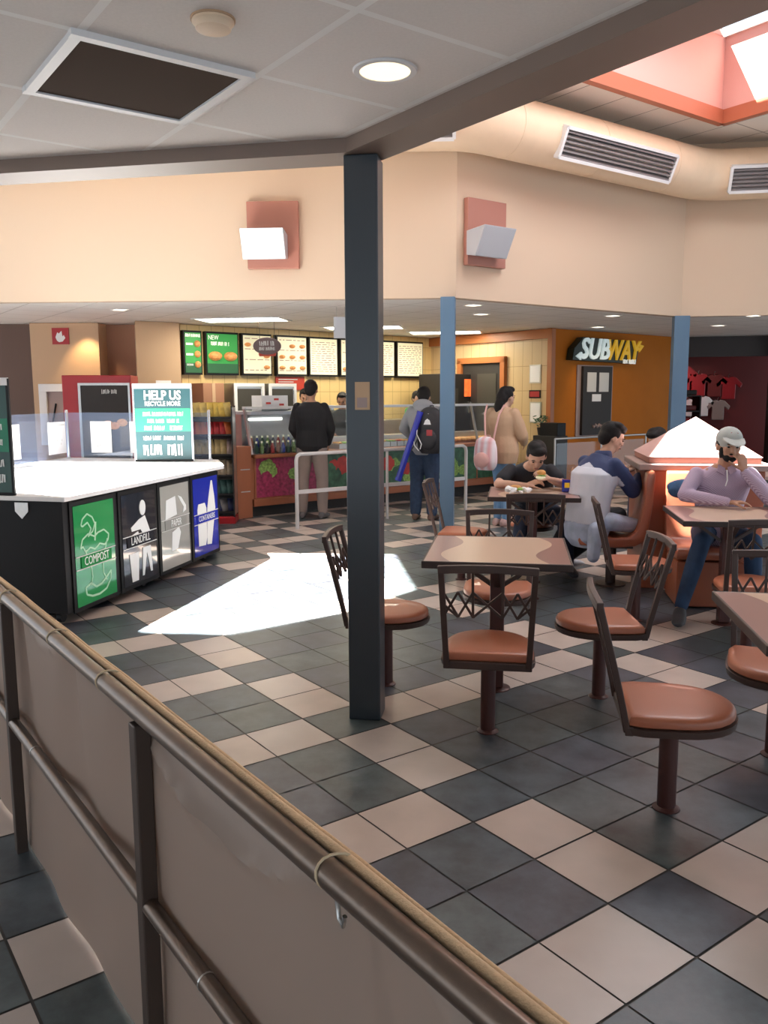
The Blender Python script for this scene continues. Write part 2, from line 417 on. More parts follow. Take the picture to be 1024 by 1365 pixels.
# ------------------------------------------------------------------ floor
def is_cream(i, j):
    if j < 0:
        return (i % 3 == 0) != (j % 3 == 0) if (i % 3 == 0 or j % 3 == 0) else False
    if i < -14:
        a, b = i % 3 == 0, j % 3 == 0
        return (a != b)
    row = j % 6 == 0; col = i % 6 == 3
    if row: return i % 3 != 0
    return col
fl = MB(); gp = .006
rnd = random.Random(3)
RB = [-1.55, -2.55, -3.55]
def tile(u0, u1, v0, v1, cream):
    p = [g(u0, v0), g(u1, v0), g(u1, v1), g(u0, v1)]
    c = sum(p, V((0, 0, 0))) / 4
    if not (-8.5 < c.x < 9.8 and -3.8 < c.y < 18): return
    p = [c + (q - c) * (1 - gp / TS * 1.4) for q in p]
    k = rnd.random()
    fl.add(p, [(0, 1, 2, 3)], (1 if k < .6 else 2) if cream else (3 if k < .4 else 4 if k < .7 else 5))
for i in range(-52, 30):
    for j in range(-1, 52): tile(i, i + 1, j, j + 1, is_cream(i, j))
    tile(i, i + 1, -1.55, -1, is_cream(i, -2))
    tile(i, i + 1, -2.55, -1.56, True)
    tile(i, i + 1, -3.55, -2.56, is_cream(i, -4))
    tile(i, i + 1, -4.0, -3.56, is_cream(i, -5))
    for j in range(-30, -4): tile(i, i + 1, j, j + 1, is_cream(i, j))
fl.add([(-8.6, -4, -.004), (9.9, -4, -.004), (9.9, 18.2, -.004), (-8.6, 18.2, -.004)], [(0, 1, 2, 3)], 0)
struct(fl, 'floor', ['grout', 'cream1', 'cream2', 'slate1', 'slate2', 'slate3'])

# ------------------------------------------------------------------ ceilings
NC = V((-.10, 3.88, 0))                     # corner post
NL = V((-9.0, 5.60, 0)); NR = NC + U * 9.2
def ceil(name, poly, z, m, th=.06, holes=()):
    mb = MB()
    tri = tessellate_polygon([[V((x, y, 0)) for x, y in poly]] + [[V((x, y, 0)) for x, y in h] for h in holes])
    pts = list(poly) + [q for h in holes for q in h]; n = len(pts)
    mb.add([(x, y, z) for x, y in pts] + [(x, y, z + th) for x, y in pts], [tuple(t) for t in tri] + [tuple(i + n for i in reversed(t)) for t in tri])
    return struct(mb, name, m)
ceil('ceiling', [(-9, -4), (NR.x, -4), (NR.x, NR.y), (NC.x, NC.y), (NL.x, NL.y)], 2.645, 'ceil_near')
ceil('ceiling_low', [(A0.x, A0.y), (A1.x, A1.y), (B1.x, B1.y), (C1.x, C1.y), (C1.x, 18.2), (-9, 18.2)], LOWZ + .005, 'ceil_low')
# skylight, and an unseen opening shaped to cast the floor sun patch
SUN = V((.5, -.1, -1.0))                    # travel of the light per metre of fall
def up(x, y, z0, z1):
    k = (z1 - z0); return (x - SUN.x * k, y - SUN.y * k)
patch = [(-3.4, 5.95), (-2.2, 5.66), (-1.60, 5.31), (-1.0, 5.25), (-.3, 5.78), (.25, 6.5), (.1, 8.0), (-1.5, 8.1), (-3.3, 8.4)]
lefthole = [up(x, y, 0, HIGHZ) for x, y in patch]
S0 = V((4.06, 10.5, 0))
sky = [S0, S0 - VV * 6.1, S0 - VV * 6.1 + U * 3.5, S0 + U * 3.5]
skyp = [(p.x, p.y) for p in sky]
top_poly = [(NL.x, NL.y), (NC.x, NC.y), (NR.x, NR.y), (10.0, NR.y), (C1.x, C1.y), (B1.x, B1.y), (A1.x, A1.y), (A0.x, A0.y)]
ceil('ceiling_high', top_poly, HIGHZ, 'ceil_high', holes=[list(reversed(lefthole)), list(reversed(skyp))])
# skylight well
w = MB(); H2 = 5.7
for k in range(4):
    a, b = sky[k], sky[(k + 1) % 4]
    n_ = (b - a).normalized().cross(Z); ctr = sum(sky, V((0, 0, 0))) / 4
    if (a - ctr).dot(n_) < 0: n_ = -n_
    w.prism([(a.x, a.y), (b.x, b.y), (b.x + n_.x * .08, b.y + n_.y * .08), (a.x + n_.x * .08, a.y + n_.y * .08)], HIGHZ + .06, H2)
struct(w, 'wall_skylight_well', 'pink')
r_ = MB()
for k in range(4):
    a, b = sky[k], sky[(k + 1) % 4]; r_.bar(a + Z * (HIGHZ + .0), b + Z * (HIGHZ + .0), .09, .16)
struct(r_, 'trim_skylight', 'rim')
# opaque lid added over the skylight, with holes that shape the sun
def hole(cx, cy, hx, hy, z0):
    return [up(cx + sx * hx, cy + sy * hy, z0, H2) for sx, sy in ((-1, -1), (1, -1), (1, 1), (-1, 1))]
in_sky = [up(x, y, 1.0, H2) for x, y in ((1.98, 6.35), (2.60, 6.14), (2.60, 5.88), (2.95, 5.85), (3.3, 6.5), (3.25, 7.2), (2.62, 7.2))]  # outline traced back from the wanted sun on planter cap and shoulder
hole2 = [(lambda p: (p.x, p.y))(S0 + U * du + VV * dv) for du, dv in ((.12, -.36), (3.3, -.36), (3.3, -.04), (.0, -.04))]  # slot placed to throw sun onto the well wall
roofp = [(p.x, p.y) for p in (S0 + (VV - U) * .1, S0 - VV * 6.2 - U * .1, S0 - VV * 6.2 + U * 3.7, S0 + VV * .1 + U * 3.7)]
ceil('ceiling_sun_mask', roofp, H2, 'white', holes=[list(reversed(in_sky)), list(reversed(hole2)), list(reversed([up(x, y, 0, H2) for x, y in ((4.25, 6.1), (5.7, 6.0), (5.8, 8.3), (4.65, 7.8))]))])  # last hole is out of view, added so floor bounce brightens the ceiling
# walls above the low ceiling
def wallseg(name, a, b, z0, z1, m, th=.12, side=1, **k):
    d = (b - a).normalized(); n = V((-d.y, d.x, 0)) * side * th
    mb = MB(); mb.prism([(a.x, a.y), (b.x, b.y), (b.x + n.x, b.y + n.y), (a.x + n.x, a.y + n.y)], z0, z1)
    return struct(mb, name, m, **k)
wallseg('wall_back', A0, A1 + (A1 - A0).normalized() * .0, LOWZ, HIGHZ, 'wall')
wallseg('wall_angled', A1, B1, LOWZ, HIGHZ, 'wall')
wallseg('wall_right', B1, C1, LOWZ, HIGHZ, 'wall')
wallseg('wall_front', NL, NC, 2.7, HIGHZ, 'wall', side=-1)
wallseg('wall_front_angled', NC, NR, 2.7, HIGHZ, 'wall', side=-1)
# beam under the near ceiling edge
b_ = MB()
d0 = (NL - NC).normalized()
wdt = .20
n1 = V((-d0.y, d0.x, 0)); n1 = n1 if n1.y > 0 else -n1
n2 = VV.copy()
e0 = NC - n1 * .0
def inter(p, d, q, e):
    t = ((q.x - p.x) * e.y - (q.y - p.y) * e.x) / (d.x * e.y - d.y * e.x); return p + d * t
for off, pol in ((.1, None),):
    o1 = inter(NC + n1 * off, d0, NC + n2 * off, U); i1 = inter(NC - n1 * off, d0, NC - n2 * off, U)
    b_.prism([(o1.x, o1.y), (i1.x, i1.y), (i1.x + d0.x * 9, i1.y + d0.y * 9), (o1.x + d0.x * 9, o1.y + d0.y * 9)], 2.583, 2.72)
    b_.prism([(o1.x, o1.y), (i1.x, i1.y), (i1.x + U.x * 9.2, i1.y + U.y * 9.2), (o1.x + U.x * 9.2, o1.y + U.y * 9.2)], 2.584, 2.72)
struct(b_, 'trim_beam', 'brown_trim')

# columns
def column(name_lab, p, s, z1, m):
    mb = MB(); mb.box((0, 0, z1 / 2), (s, s, z1))
    o = mb.build('support_column', m, loc=(p[0], p[1], 0), rot=(0, 0, D1), bevel=.006)
    return tag(o, name_lab, 'column')
column('dark slate painted square steel column in the foreground beside the dining tables', (-.085, 3.88), .152, 2.582, 'navy_col')
column('light blue square column between the backpack customer and the woman in tan', (.70, 9.17), .155, 2.578, 'blue_col')
column('blue square column behind the pyramid capped planter, right of the orange wall', (4.03, 11.50), .20, 2.578, 'blue_col')
n_ = thing('notice_plaque', 'small tan notice with a grey square on the foreground column', 'notice', (-.1, 3.80, 1.7))
P0 = V((-.085, 3.88, 0)) - DY * .077
pq = MB().slab(P0 - DX * .032 + Z * 1.475, DX, Z, [(0, 0), (.068, 0), (.068, .125), (0, .125)], .006); pq.build('plate', 'beige', n_, rel=n_.location)
pq = MB().slab(P0 - DX * .022 - DY * .0062 + Z * 1.485, DX, Z, [(0, 0), (.046, 0), (.046, .045), (0, .045)], .002); pq.build('window', 'ledge', n_, rel=n_.location)

# ducts
def off_path(pts, d):
    out = []
    for i, p in enumerate(pts):
        if i == 0: t = (pts[1] - p).normalized(); n = V((t.y, -t.x, 0)); out.append(p + n * d)
        elif i == len(pts) - 1: t = (p - pts[i - 1]).normalized(); n = V((t.y, -t.x, 0)); out.append(p + n * d)
        else:
            t0 = (p - pts[i - 1]).normalized(); t1 = (pts[i + 1] - p).normalized()
            m0 = V((t0.y, -t0.x, 0)); m1 = V((t1.y, -t1.x, 0))
            out.append(inter(p + m0 * d, t0, p + m1 * d, t1))
    return out
DR = .315; DZ = 4.325
dp = off_path([A0, A1, B1, C1], DR)
fine = []
for i, p in enumerate(dp):
    if 0 < i < 3:
        a = (dp[i - 1] - p).normalized(); b = (dp[i + 1] - p).normalized()
        q0 = p + a * .30; q1 = p + b * .30
        for k in range(7):
            t = k / 6; fine.append((q0 * (1 - t) ** 2 + p * 2 * t * (1 - t) + q1 * t * t) + Z * DZ)
    else: fine.append(p + Z * DZ)
du = thing('air_duct', 'large round cream air duct running along the top of the peach walls', 'duct', (0, 9, HIGHZ))
MB().tube(fine, DR - .006, 36).build('duct_body', 'duct', du, smooth=True, rel=du.location)
for i in range(3):
    a, b = dp[i], dp[i + 1]; L = (b - a).length; t = (b - a).normalized(); k = .5
    while k < L - .3:
        c = a + t * k + Z * DZ; y = t.cross(Z)
        MB().tube([c - t * .004, c + t * .004], DR - .003, 36).build('seam_band', 'duct', du, rel=du.location); k += 1.3
M['louvre'] = mat('grey_louvre_metal', (.22, .20, .20), .5)
def grille(i, s0, s1, lab, ang=-24):
    a, b = dp[i], dp[i + 1]; t = (b - a).normalized(); o = V((t.y, -t.x, 0))
    nrm = o * cos(R(ang)) + Z * sin(R(ang)); upv = t.cross(nrm); upv = upv if upv.z > 0 else -upv
    c = a + t * (s0 + s1) / 2 + Z * DZ + nrm * (DR - .03)
    th = thing('duct_grille', lab, 'vent grille', c, 0, 'grilles along the round air duct')
    L = s1 - s0; h = .30
    f = MB()
    for q, w_, hh in ((upv * (h / 2), L, .035), (upv * (-h / 2), L, .035)): f.bar(q - t * L / 2 + nrm * .02, q + t * L / 2 + nrm * .02, .09, hh, up=upv)
    for q in (-1, 1): f.bar(t * q * L / 2 - upv * h / 2 + nrm * .02, t * q * L / 2 + upv * h / 2 + nrm * .02, .035, .09, up=nrm)
    f.build('frame', 'white', th)
    s = MB()
    for k in range(6):
        z = -h / 2 + (k + .7) * h / 6.4; s.bar(upv * z - t * L / 2 + nrm * .04, upv * z + t * L / 2 + nrm * .04, .05, .012, up=upv + nrm * .8)
    s.build('louvre', 'louvre', th)
    q = MB(); q.bar(-t * L / 2 + nrm * .005, t * L / 2 + nrm * .005, .012, h, up=upv); q.build('backing', 'ink_d', th)
    return th
grille(1, 1.05, 2.95, 'long grey louvred grille on the duct above the right hand wall lamp')
grille(2, .28, 2.0, 'grey louvred duct grille at the right edge of the photo')
grille(0, 5.45, 6.8, 'louvred duct grille above the left part of the back wall')
grille(0, 9.0, 9.75, 'short duct grille just right of the foreground column top')

# near ceiling fittings
cp = thing('return_air_panel', 'dark brown square return air panel set in the white tile ceiling', 'ceiling vent', (-.86, 3.16, 2.645))
pc = V((-.869, 3.12, 0))
pm = MB(); pm.box((0, 0, -.007), (.58, .58, .012)); pm.build('panel', 'dark_panel', cp, loc=(pc.x + .86, pc.y - 3.16, 0), rot=(0, 0, VA))
pm = MB()
for sx, sy, lx, ly in ((0, 1, .62, .035), (0, -1, .62, .035), (1, 0, .035, .55), (-1, 0, .035, .55)): pm.box((sx * .29, sy * .29, -.010), (lx, ly, .02))
pm.build('frame', 'white', cp, loc=(pc.x + .86, pc.y - 3.16, 0), rot=(0, 0, VA))
dl = thing('recessed_downlight', 'lit round recessed downlight in the near white ceiling', 'ceiling light', (.01, 3.04, 2.645))
MB().lathe([(.088, -.006), (.108, -.006), (.112, 0), (.088, 0), (.088, -.006)], n=32, caps=False).build('trim_ring', 'white', dl, smooth=True)
MB().lathe([(.089, -.003), (.089, -.001)], n=32).build('lens', 'warm', dl)
sd = thing('smoke_detector', 'round cream smoke detector on the near ceiling', 'smoke detector', (-.50, 2.64, 2.645))
MB().lathe([(.062, 0), (.062, -.012), (.055, -.018), (.052, -.03), (.03, -.036), (.001, -.036)], n=28).build('housing', 'duct', sd, smooth=True)
MB().lathe([(.066, 0), (.066, -.006), (.05, -.006)], n=28).build('base_plate', 'beige', sd)
# low ceiling lights
def troffer(x, y, lab, L=1.2, W=.6):
    t = thing('ceiling_troffer', lab, 'ceiling light', (x, y, LOWZ + .004), D1, 'bright rectangular lights in the low ceiling')
    f = MB()
    for sx, sy, lx, ly in ((0, 1, L + .06, .04), (0, -1, L + .06, .04), (1, 0, .04, W), (-1, 0, .04, W)): f.box((sx * L / 2, sy * W / 2, -.006), (lx, ly, .012))
    f.build('frame', 'white', t); MB().box((0, 0, -.004), (L - .03, W - .03, .006)).build('lens', 'fluor', t)
troffer(-1.95, 11.75, 'bright rectangular ceiling light left of the hanging card')
troffer(-.3, 13.2, 'bright rectangular ceiling light mostly hidden behind the foreground column')
troffer(1.05, 14.3, 'bright rectangular ceiling light behind the light blue column')
for i, (x, y, lab) in enumerate([(1.06, 10.01, 'directly right of the light blue column top'), (1.28, 11.12, 'behind the one right of the light blue column'), (3.08, 11.41, 'above the lit shop sign, nearer of the two'), (3.36, 13.29, 'above the lit shop sign, farther of the two'), (5.0, 11.49, 'right of the far blue column, nearer to the wall edge'), (5.17, 13.1, 'right of the far blue column, deeper in'), (-3.2, 10.35, 'left part of the low ceiling above the bins')]):
    t = thing('square_downlight', 'small square downlight ' + lab, 'ceiling light', (x, y, LOWZ + .004), VA, 'small square downlights in the low ceiling')
    MB().box((0, 0, -.003), (.17, .17, .006)).build('trim_plate', 'white', t); MB().box((0, 0, -.007), (.13, .13, .004)).build('lens', 'spotlit', t)

# wall lamps
def sconce(wa, wb, s, z0, z1, lab, lens):
    t = (wb - wa).normalized(); o = V((t.y, -t.x, 0)); base = wa + t * s
    th = thing('wall_lamp', lab, 'wall lamp', base + Z * z0, math.atan2(t.y, t.x), 'wall lamps on mauve backplates')
    MB().box((.28, -.035, (z1 - z0) / 2), (.56, .07, z1 - z0)).build('backplate', 'mauve', th, bevel=.006)
    prof = [(.07, .10), (.07, .35), (.36, .37), (.21, .075)]
    h = MB()
    x0, x1 = -.02, .44
    vs = [(x, -o_, z) for x in (x0, x1) for o_, z in prof]; h.add(vs, [(0, 1, 2, 3), (7, 6, 5, 4), (0, 4, 5, 1), (3, 2, 6, 7), (1, 5, 6, 2), (0, 3, 7, 4)])
    h.build('housing', 'grayw', th, bevel=.004)
    ex = V((1, 0, 0)); a = V((0, -.21, .075)); b = V((0, -.36, .37)); ey = (b - a).normalized()
    l_ = MB().slab(V((x0 + .012, a.y, a.z)) + ey * .012, ex, ey, [(0, 0), (x1 - x0 - .024, 0), (x1 - x0 - .024, (b - a).length - .024), (0, (b - a).length - .024)], .006)
    l_.build('lens', lens, th)
tA = (A1 - A0).normalized(); sA = (V((-1.46, 9.35, 0)) - A0).dot(tA)
sconce(A0, A1, sA, 2.90, 3.60, 'wall lamp with a glowing white front on the back wall left of the foreground column', 'lamp_on')
sconce(A1, B1, .1, 2.93, 3.63, 'unlit grey wall lamp on the angled wall right of the foreground column', 'grayw')

# ------------------------------------------------------------------ railing with fabric banner
RP = V((-1.245, 2.66, 0)); RD = (V((-.51, 1.65, 0)) - RP).normalized(); RL = (V((-.51, 1.65, 0)) - RP).length
RN = V((-RD.y, RD.x, 0)); RN = RN if RN.x > 0 else -RN      # towards the dining side
rail = thing('barrier_railing', 'bronze tube barrier railing crossing the lower left foreground', 'railing', RP)
tp = MB(); tp.tube([RP - RD * 2.6 + Z * .895, RP + RD * 4.2 + Z * .895], .0205, 20); tp.build('top_rail', 'metal_rail', rail, smooth=True, rel=RP)
tp = MB(); tp.tube([RP - RD * 2.6 + Z * .465, RP + RD * 4.2 + Z * .465], .018, 20); tp.build('middle_rail', 'metal_rail', rail, smooth=True, rel=RP)
for k in range(-2, 4):
    p = RP + RD * RL * k
    mb = MB(); mb.box((0, 0, .435), (.036, .036, .87))
    mb.build('post', 'post_rail', rail, loc=p - RP, rot=(0, 0, math.atan2(RD.y, RD.x)), bevel=.003)
    if k < 3:
        q = MB(); q.tube([p + RD * .3 + Z * .465 - RD * .0, p + RD * .3 + Z * .465 + RD * .004], .0192, 16); q.build('weld_ring', 'steel', rail, rel=RP)
bn = thing('fabric_banner', 'taupe fabric sheet tied along the far side of the barrier railing', 'banner', RP + RN * .03)
# cloth as a gathered sheet hung from the ties
ties = [-2.3, -1.7, -1.15, -.55, .04, .61, 1.03, 1.985, 2.75, 3.4, 4.0]
def cloth_h(s, t):
    lo = max([q for q in ties if q <= s] or [-2.5]); hi = min([q for q in ties if q > s] or [4.2]); L = hi - lo; x = (s - lo) / L
    sag = 4 * x * (1 - x)
    fold = 0
    for q in ties:
        d = s - q - .05 * t; fold += .034 * math.exp(-(d / (.03 + .22 * t)) ** 2) * (1 - t) ** .7
    belly = .030 * sag * L * math.exp(-((t - .22) / .2) ** 2)
    ring = .012 * L * sin(18 * math.sqrt((x - .5) ** 2 * L * L + (t * 1.1) ** 2)) * math.exp(-t * 3.0) * sag
    q = ((s - (lo + hi) / 2 - .06 * L) / (.38 * L)) ** 2 + (t / (.16 * min(1.2, L))) ** 2
    bowl = .045 * L * (1 - min(1, q)) ** .6
    crease = .010 * L * math.exp(-((math.sqrt(q) - 1) / .10) ** 2)
    return (fold * .9 - belly * .4 + bowl - crease + .004 * sin(s * 7.1 + t * 1.7) * t + .005 * sin(s * 15 + 2 + 2 * t) * t) * (1 - math.exp(-t * 22))
mb = MB(); ns, nt_ = 300, 60
def cl(i, j, th):
    s = -2.5 + 6.7 * i / ns; t = j / nt_
    lo = max([q for q in ties if q <= s] or [-2.5]); hi = min([q for q in ties if q > s] or [4.2]); x = (s - lo) / (hi - lo)
    topz = .903 - .003 * 4 * x * (1 - x)
    z = topz * (1 - t) + .012 * t
    return RP + RD * s + RN * (.027 + cloth_h(s, t) + th) + Z * z
for th in (0, .003):
    mb.add([cl(i, j, th) for i in range(ns + 1) for j in range(nt_ + 1)], [(i * (nt_ + 1) + j, (i + 1) * (nt_ + 1) + j, (i + 1) * (nt_ + 1) + j + 1, i * (nt_ + 1) + j + 1) for i in range(ns) for j in range(nt_)])
mb.build('sheet', 'fabric', bn, smooth=True, rel=bn.location)
hm = MB(); hm.tube([cl(i, 0, .003) + Z * .004 for i in range(0, ns + 1, 3)], .0075, 10); hm.build('hem', 'hem', bn, smooth=True, rel=bn.location)
hm = MB(); hm.tube([cl(i, 0, .017) - Z * .002 for i in range(0, ns + 1, 3)], .006, 10); hm.build('binding_cord', 'hem', bn, smooth=True, rel=bn.location)
for q in ties[1:10]:
    c = RP + RD * q + Z * .897; tw = MB()
    pts = [c + (RN * cos(a) * .030 + Z * sin(a) * .0235) + RN * .009 + RD * .004 * sin(a * 2) for a in [2 * pi * k / 18 for k in range(19)]]
    tw.tube(pts, .0022, 6)
    tw.build('twine_tie', 'twine', bn, smooth=True, rel=bn.location)
ck = MB(); c = RP + RD * 2.005 + Z * .862 + RN * .0
ck.tube([c + Z * .015, c, c - Z * .02 + RD * .004, c - Z * .026 + RD * .014, c - Z * .01 + RD * .018], .0035, 8)
tag(ck.build('wire_hook', 'steel', None, smooth=True, loc=c, rel=c), 'small steel wire hook hanging under the top rail at the lower centre tie', 'hook')

# ------------------------------------------------------------------ swivel chairs and tables
def dshape(w, front, back, n=14, k=1.0):
    # flat at -y (back), round to +y
    pts = [(-w * .92, -back), (w * .92, -back), (w, -back + .05)]
    for i in range(n + 1):
        a = pi * i / n; pts.append((w * cos(a), front * sin(a) ** .9 if 0 < i < n else 0))
    pts.append((-w, -back + .05))
    return [(x * k, y * k) for x, y in pts]
def ring_stack(mb, prof, poly, z_, mi=0):
    # prof: list of (scale offset, z); closed solid
    vs = []; n = len(poly); fs = []
    for off, z in prof:
        for x, y in poly:
            L = math.hypot(x, y); vs.append((x * (L - off) / L, y * (L - off) / L, z_ + z))
    for i in range(len(prof) - 1):
        for j in range(n): fs.append((i * n + j, i * n + (j + 1) % n, (i + 1) * n + (j + 1) % n, (i + 1) * n + j))
    fs.append(tuple(range(n - 1, -1, -1))); fs.append(tuple((len(prof) - 1) * n + j for j in range(n)))
    mb.add(vs, fs, mi)
def make_chair():
    t = thing('swivel_chair', 'x', 'chair', (0, 0, 0))
    poly = dshape(.20, .225, .17)
    m = MB(); ring_stack(m, [(.012, .0), (0, .008), (0, .026), (.004, .034), (.014, .041), (.035, .044), (.10, .046)], poly, .382)
    m.build('seat', 'seat', t, smooth=True)
    m = MB(); ring_stack(m, [(.02, -.022), (-.004, -.016), (-.008, .0), (-.008, .010), (.006, .012)], poly, .372); m.box((0, 0, .345), (.16, .16, .012))
    m.build('seat_rim', 'choc', t, smooth=True)
    m = MB(); m.lathe([(.034, .006), (.034, .35)], n=24); m.build('pole', 'maroon', t, smooth=True)
    m = MB(); m.lathe([(.05, 0), (.05, .004), (.038, .012), (.034, .013)], n=24); m.build('floor_flange', 'maroon', t, smooth=True)
    zb, zt = .365, .815
    yb, yt = -.178, -.285
    def P(x, z): 
        k = (z - zb) / (zt - zb); return V((x, yb + (yt - yb) * k ** 1.1 if k > 0 else yb, z))
    f = MB()
    for s in (-1, 1):
        f.ribbon([P(s * (.178 + .018 * (k / 6)), zb + (zt - zb) * k / 6) for k in range(7)], .026, .024, (1, 0, 0))
    f.ribbon([V((-.209 + .418 * k / 12, yt - .012 * sin(pi * k / 12), zt + .010 * sin(pi * k / 12))) for k in range(13)], .024, .034, (0, 1, 0))
    f.box((0, yb + .008, zb + .004), (.385, .03, .034))
    f.build('backrest_frame', 'choc', t, bevel=.004)
    l_ = MB()
    zl0, zl1 = .60, .715
    for s in (-1, 1):
        l_.bar(P(s * .062, zt), P(s * .062, zl0), .011, .011, up=(0, 1, 0))
        for x0, x1 in ((.062, .125), (.125, .188)):
            l_.bar(P(s * x0, zl0), P(s * x1, zl1), .010, .010, up=(0, 1, 0)); l_.bar(P(s * x1, zl0), P(s * x0, zl1), .010, .010, up=(0, 1, 0))
        l_.bar(P(s * .125, zl0), P(s * .188, zl0 + .057), .010, .010, up=(0, 1, 0))
    l_.bar(P(-.062, zl0), P(.062, zl1), .010, .010, up=(0, 1, 0)); l_.bar(P(.062, zl0), P(-.062, zl1), .010, .010, up=(0, 1, 0))
    l_.build('lattice', 'choc', t)
    return t
T = {1: V((.57, 4.22, 0)), 2: V((1.22, 6.76, 0)), 3: V((2.29, 5.47, 0)), 4: V((1.62, 2.86, 0))}
T1 = V((.59, 4.24, 0))
proto_chair = make_chair(); used = [False]
def chair(p, rz, lab):
    o = proto_chair if not used[0] else copy_tree(proto_chair); used[0] = True
    o.location = p; o.rotation_euler = (0, 0, rz); o['label'] = lab; o['group'] = 'swivel chairs around the fixed dining tables'
# local +y faces the table
chair(V((.475, 3.67, 0)), D1, 'swivel chair seen from behind between the camera and the table right of the foreground column')
chair(V((.01, 4.31, 0)), D1 - R(90), 'rust seat swivel chair partly hidden behind the foreground column')
chair(V((1.10, 4.11, 0)), D1 + R(98), 'rust seat swivel chair on the right side of the two tone table by the column')
chair(V((.67, 4.80, 0)), D1 + R(180), 'rust seat swivel chair at the far side of the two tone table by the column')
chair(V((1.055, 2.94, 0)), D1 - R(90) + R(0), 'largest nearest rust swivel chair standing in front of the right edge table')
chair(V((1.67, 3.40, 0)), D1 + R(180) - R(15), 'rust swivel chair cut by the right photo edge, beyond the nearest right table')
chair(V((1.72, 5.56, 0)), D1 - R(90), 'swivel chair at the left side of the table of the person in the cap')
chair(V((2.20, 4.90, 0)), D1, 'swivel chair with its back to us across the table from the person in the cap')
chair(V((.65, 6.87, 0)), D1 - R(95), 'swivel chair standing in front of the light blue column, left of the far table')
chair(V((1.13, 6.19, 0)), D1, 'swivel chair on the near side of the far table with the wrapped food')
chair(V((1.31, 7.36, 0)), D1 + R(180), 'swivel chair under the person in the black t-shirt')
def make_table():
    t = thing('dining_table', 'x', 'table')
    MB().box((0, 0, .738), (.70, .74, .024)).build('tabletop', 'ttop', t, bevel=.003)
    f = MB()
    for sx, sy, lx, ly in ((0, 1, .716, .012), (0, -1, .716, .012), (1, 0, .012, .752), (-1, 0, .012, .752)): f.box((sx * .352, sy * .372, .733), (lx, ly, .036))
    f.build('edge_band', 'edge', t, bevel=.004)
    f = MB(); f.box((0, 0, .36), (.075, .075, .69)); f.build('pedestal', 'maroon', t, bevel=.006)
    f = MB(); f.bar((-.30, 0, .714), (.30, 0, .714), .05, .022); f.bar((0, -.32, .714), (0, .32, .714), .05, .022)
    for a in range(4):
        c, s = cos(a * pi / 2), sin(a * pi / 2); f.bar((c * .03, s * .03, .56), (c * .24, s * .24, .705), .03, .02)
    f.build('bracket', 'choc', t)
    f = MB(); f.lathe([(.075, 0), (.075, .006), (.055, .012)], n=24); f.build('base_plate', 'maroon', t, smooth=True)
    return t
tt = make_table()
tabs = [(T1, 'two tone laminate dining table just right of the foreground column'), (T[2], 'far dining table with wrapped food where the person in black eats'), (T[3], 'dining table under the forearms of the person in the cap'), (T[4], 'nearest dining table cut by the right photo edge')]
for i, (p, lab) in enumerate(tabs):
    o = tt if i == 0 else copy_tree(tt); o.location = p; o.rotation_euler = (0, 0, D1); o['label'] = lab; o['group'] = 'fixed two tone dining tables'

# ------------------------------------------------------------------ moulded booth seats and pyramid planter
def booth(p, rz, lab, base):
    t = thing('moulded_seat', lab, 'booth seat', p, rz, 'moulded rust booth seats')
    prof = [(-.22, .36), (-.235, .40), (-.225, .435), (-.17, .45), (.05, .425), (.15, .43), (.205, .47), (.24, .56), (.262, .72), (.275, .93), (.295, .955), (.325, .955), (.335, .93), (.325, .70), (.30, .50), (.27, .40), (.20, .36), (.05, .345)]
    m = MB(); n = len(prof); hw = .25
    vs = [(x, y, z) for x in (-hw, hw) for y, z in prof]
    tri = tessellate_polygon([[V((y, z, 0)) for y, z in prof]])
    m.add(vs, [tuple(q) for q in tri] + [tuple(i + n for i in reversed(q)) for q in tri] + [(i, (i + 1) % n, (i + 1) % n + n, i + n) for i in range(n)])
    m.build('shell', 'booth', t, smooth=True, bevel=.014)
    if base:
        MB().box((0, .03, .175), (.47, .44, .33)).build('base_box', 'booth_side', t, bevel=.008)
    else:
        f = MB(); f.lathe([(.04, .012), (.04, .35)], n=20, c=(0, .05, 0)); f.lathe([(.12, 0), (.12, .012), (.05, .018)], n=20, c=(0, .05, 0)); f.box((0, .05, .335), (.3, .3, .02)); f.build('pedestal', 'choc', t)
booth(V((1.80, 6.67, 0)), D1 - R(90), 'moulded rust booth seat under the person in the navy and white jacket', False)
booth(V((2.38, 6.05, 0)), D1, 'moulded rust booth seat whose back stands in front of the pyramid planter', True)
BC = V((2.56, 6.86, 0))
pl = thing('pyramid_planter', 'rust square divider block topped by a pale pink pyramid cap', 'divider', BC, D1)
MB().box((0, 0, .475), (.90, .84, .95)).build('block', 'booth_side', pl, bevel=.01)
MB().box((0, 0, .975), (1.0, .94, .05)).build('ledge', 'ledge', pl, bevel=.008)
MB().box((0, 0, 1.025), (.84, .80, .05)).build('plinth', 'mauve', pl, bevel=.006)
m = MB(); m.add([(-.43, -.41, 1.05), (.43, -.41, 1.05), (.43, .41, 1.05), (-.43, .41, 1.05), (0, 0, 1.355)], [(3, 2, 1, 0), (0, 1, 4), (1, 2, 4), (2, 3, 4), (3, 0, 4)]); m.build('pyramid_cap', 'pyr', pl, bevel=.004)
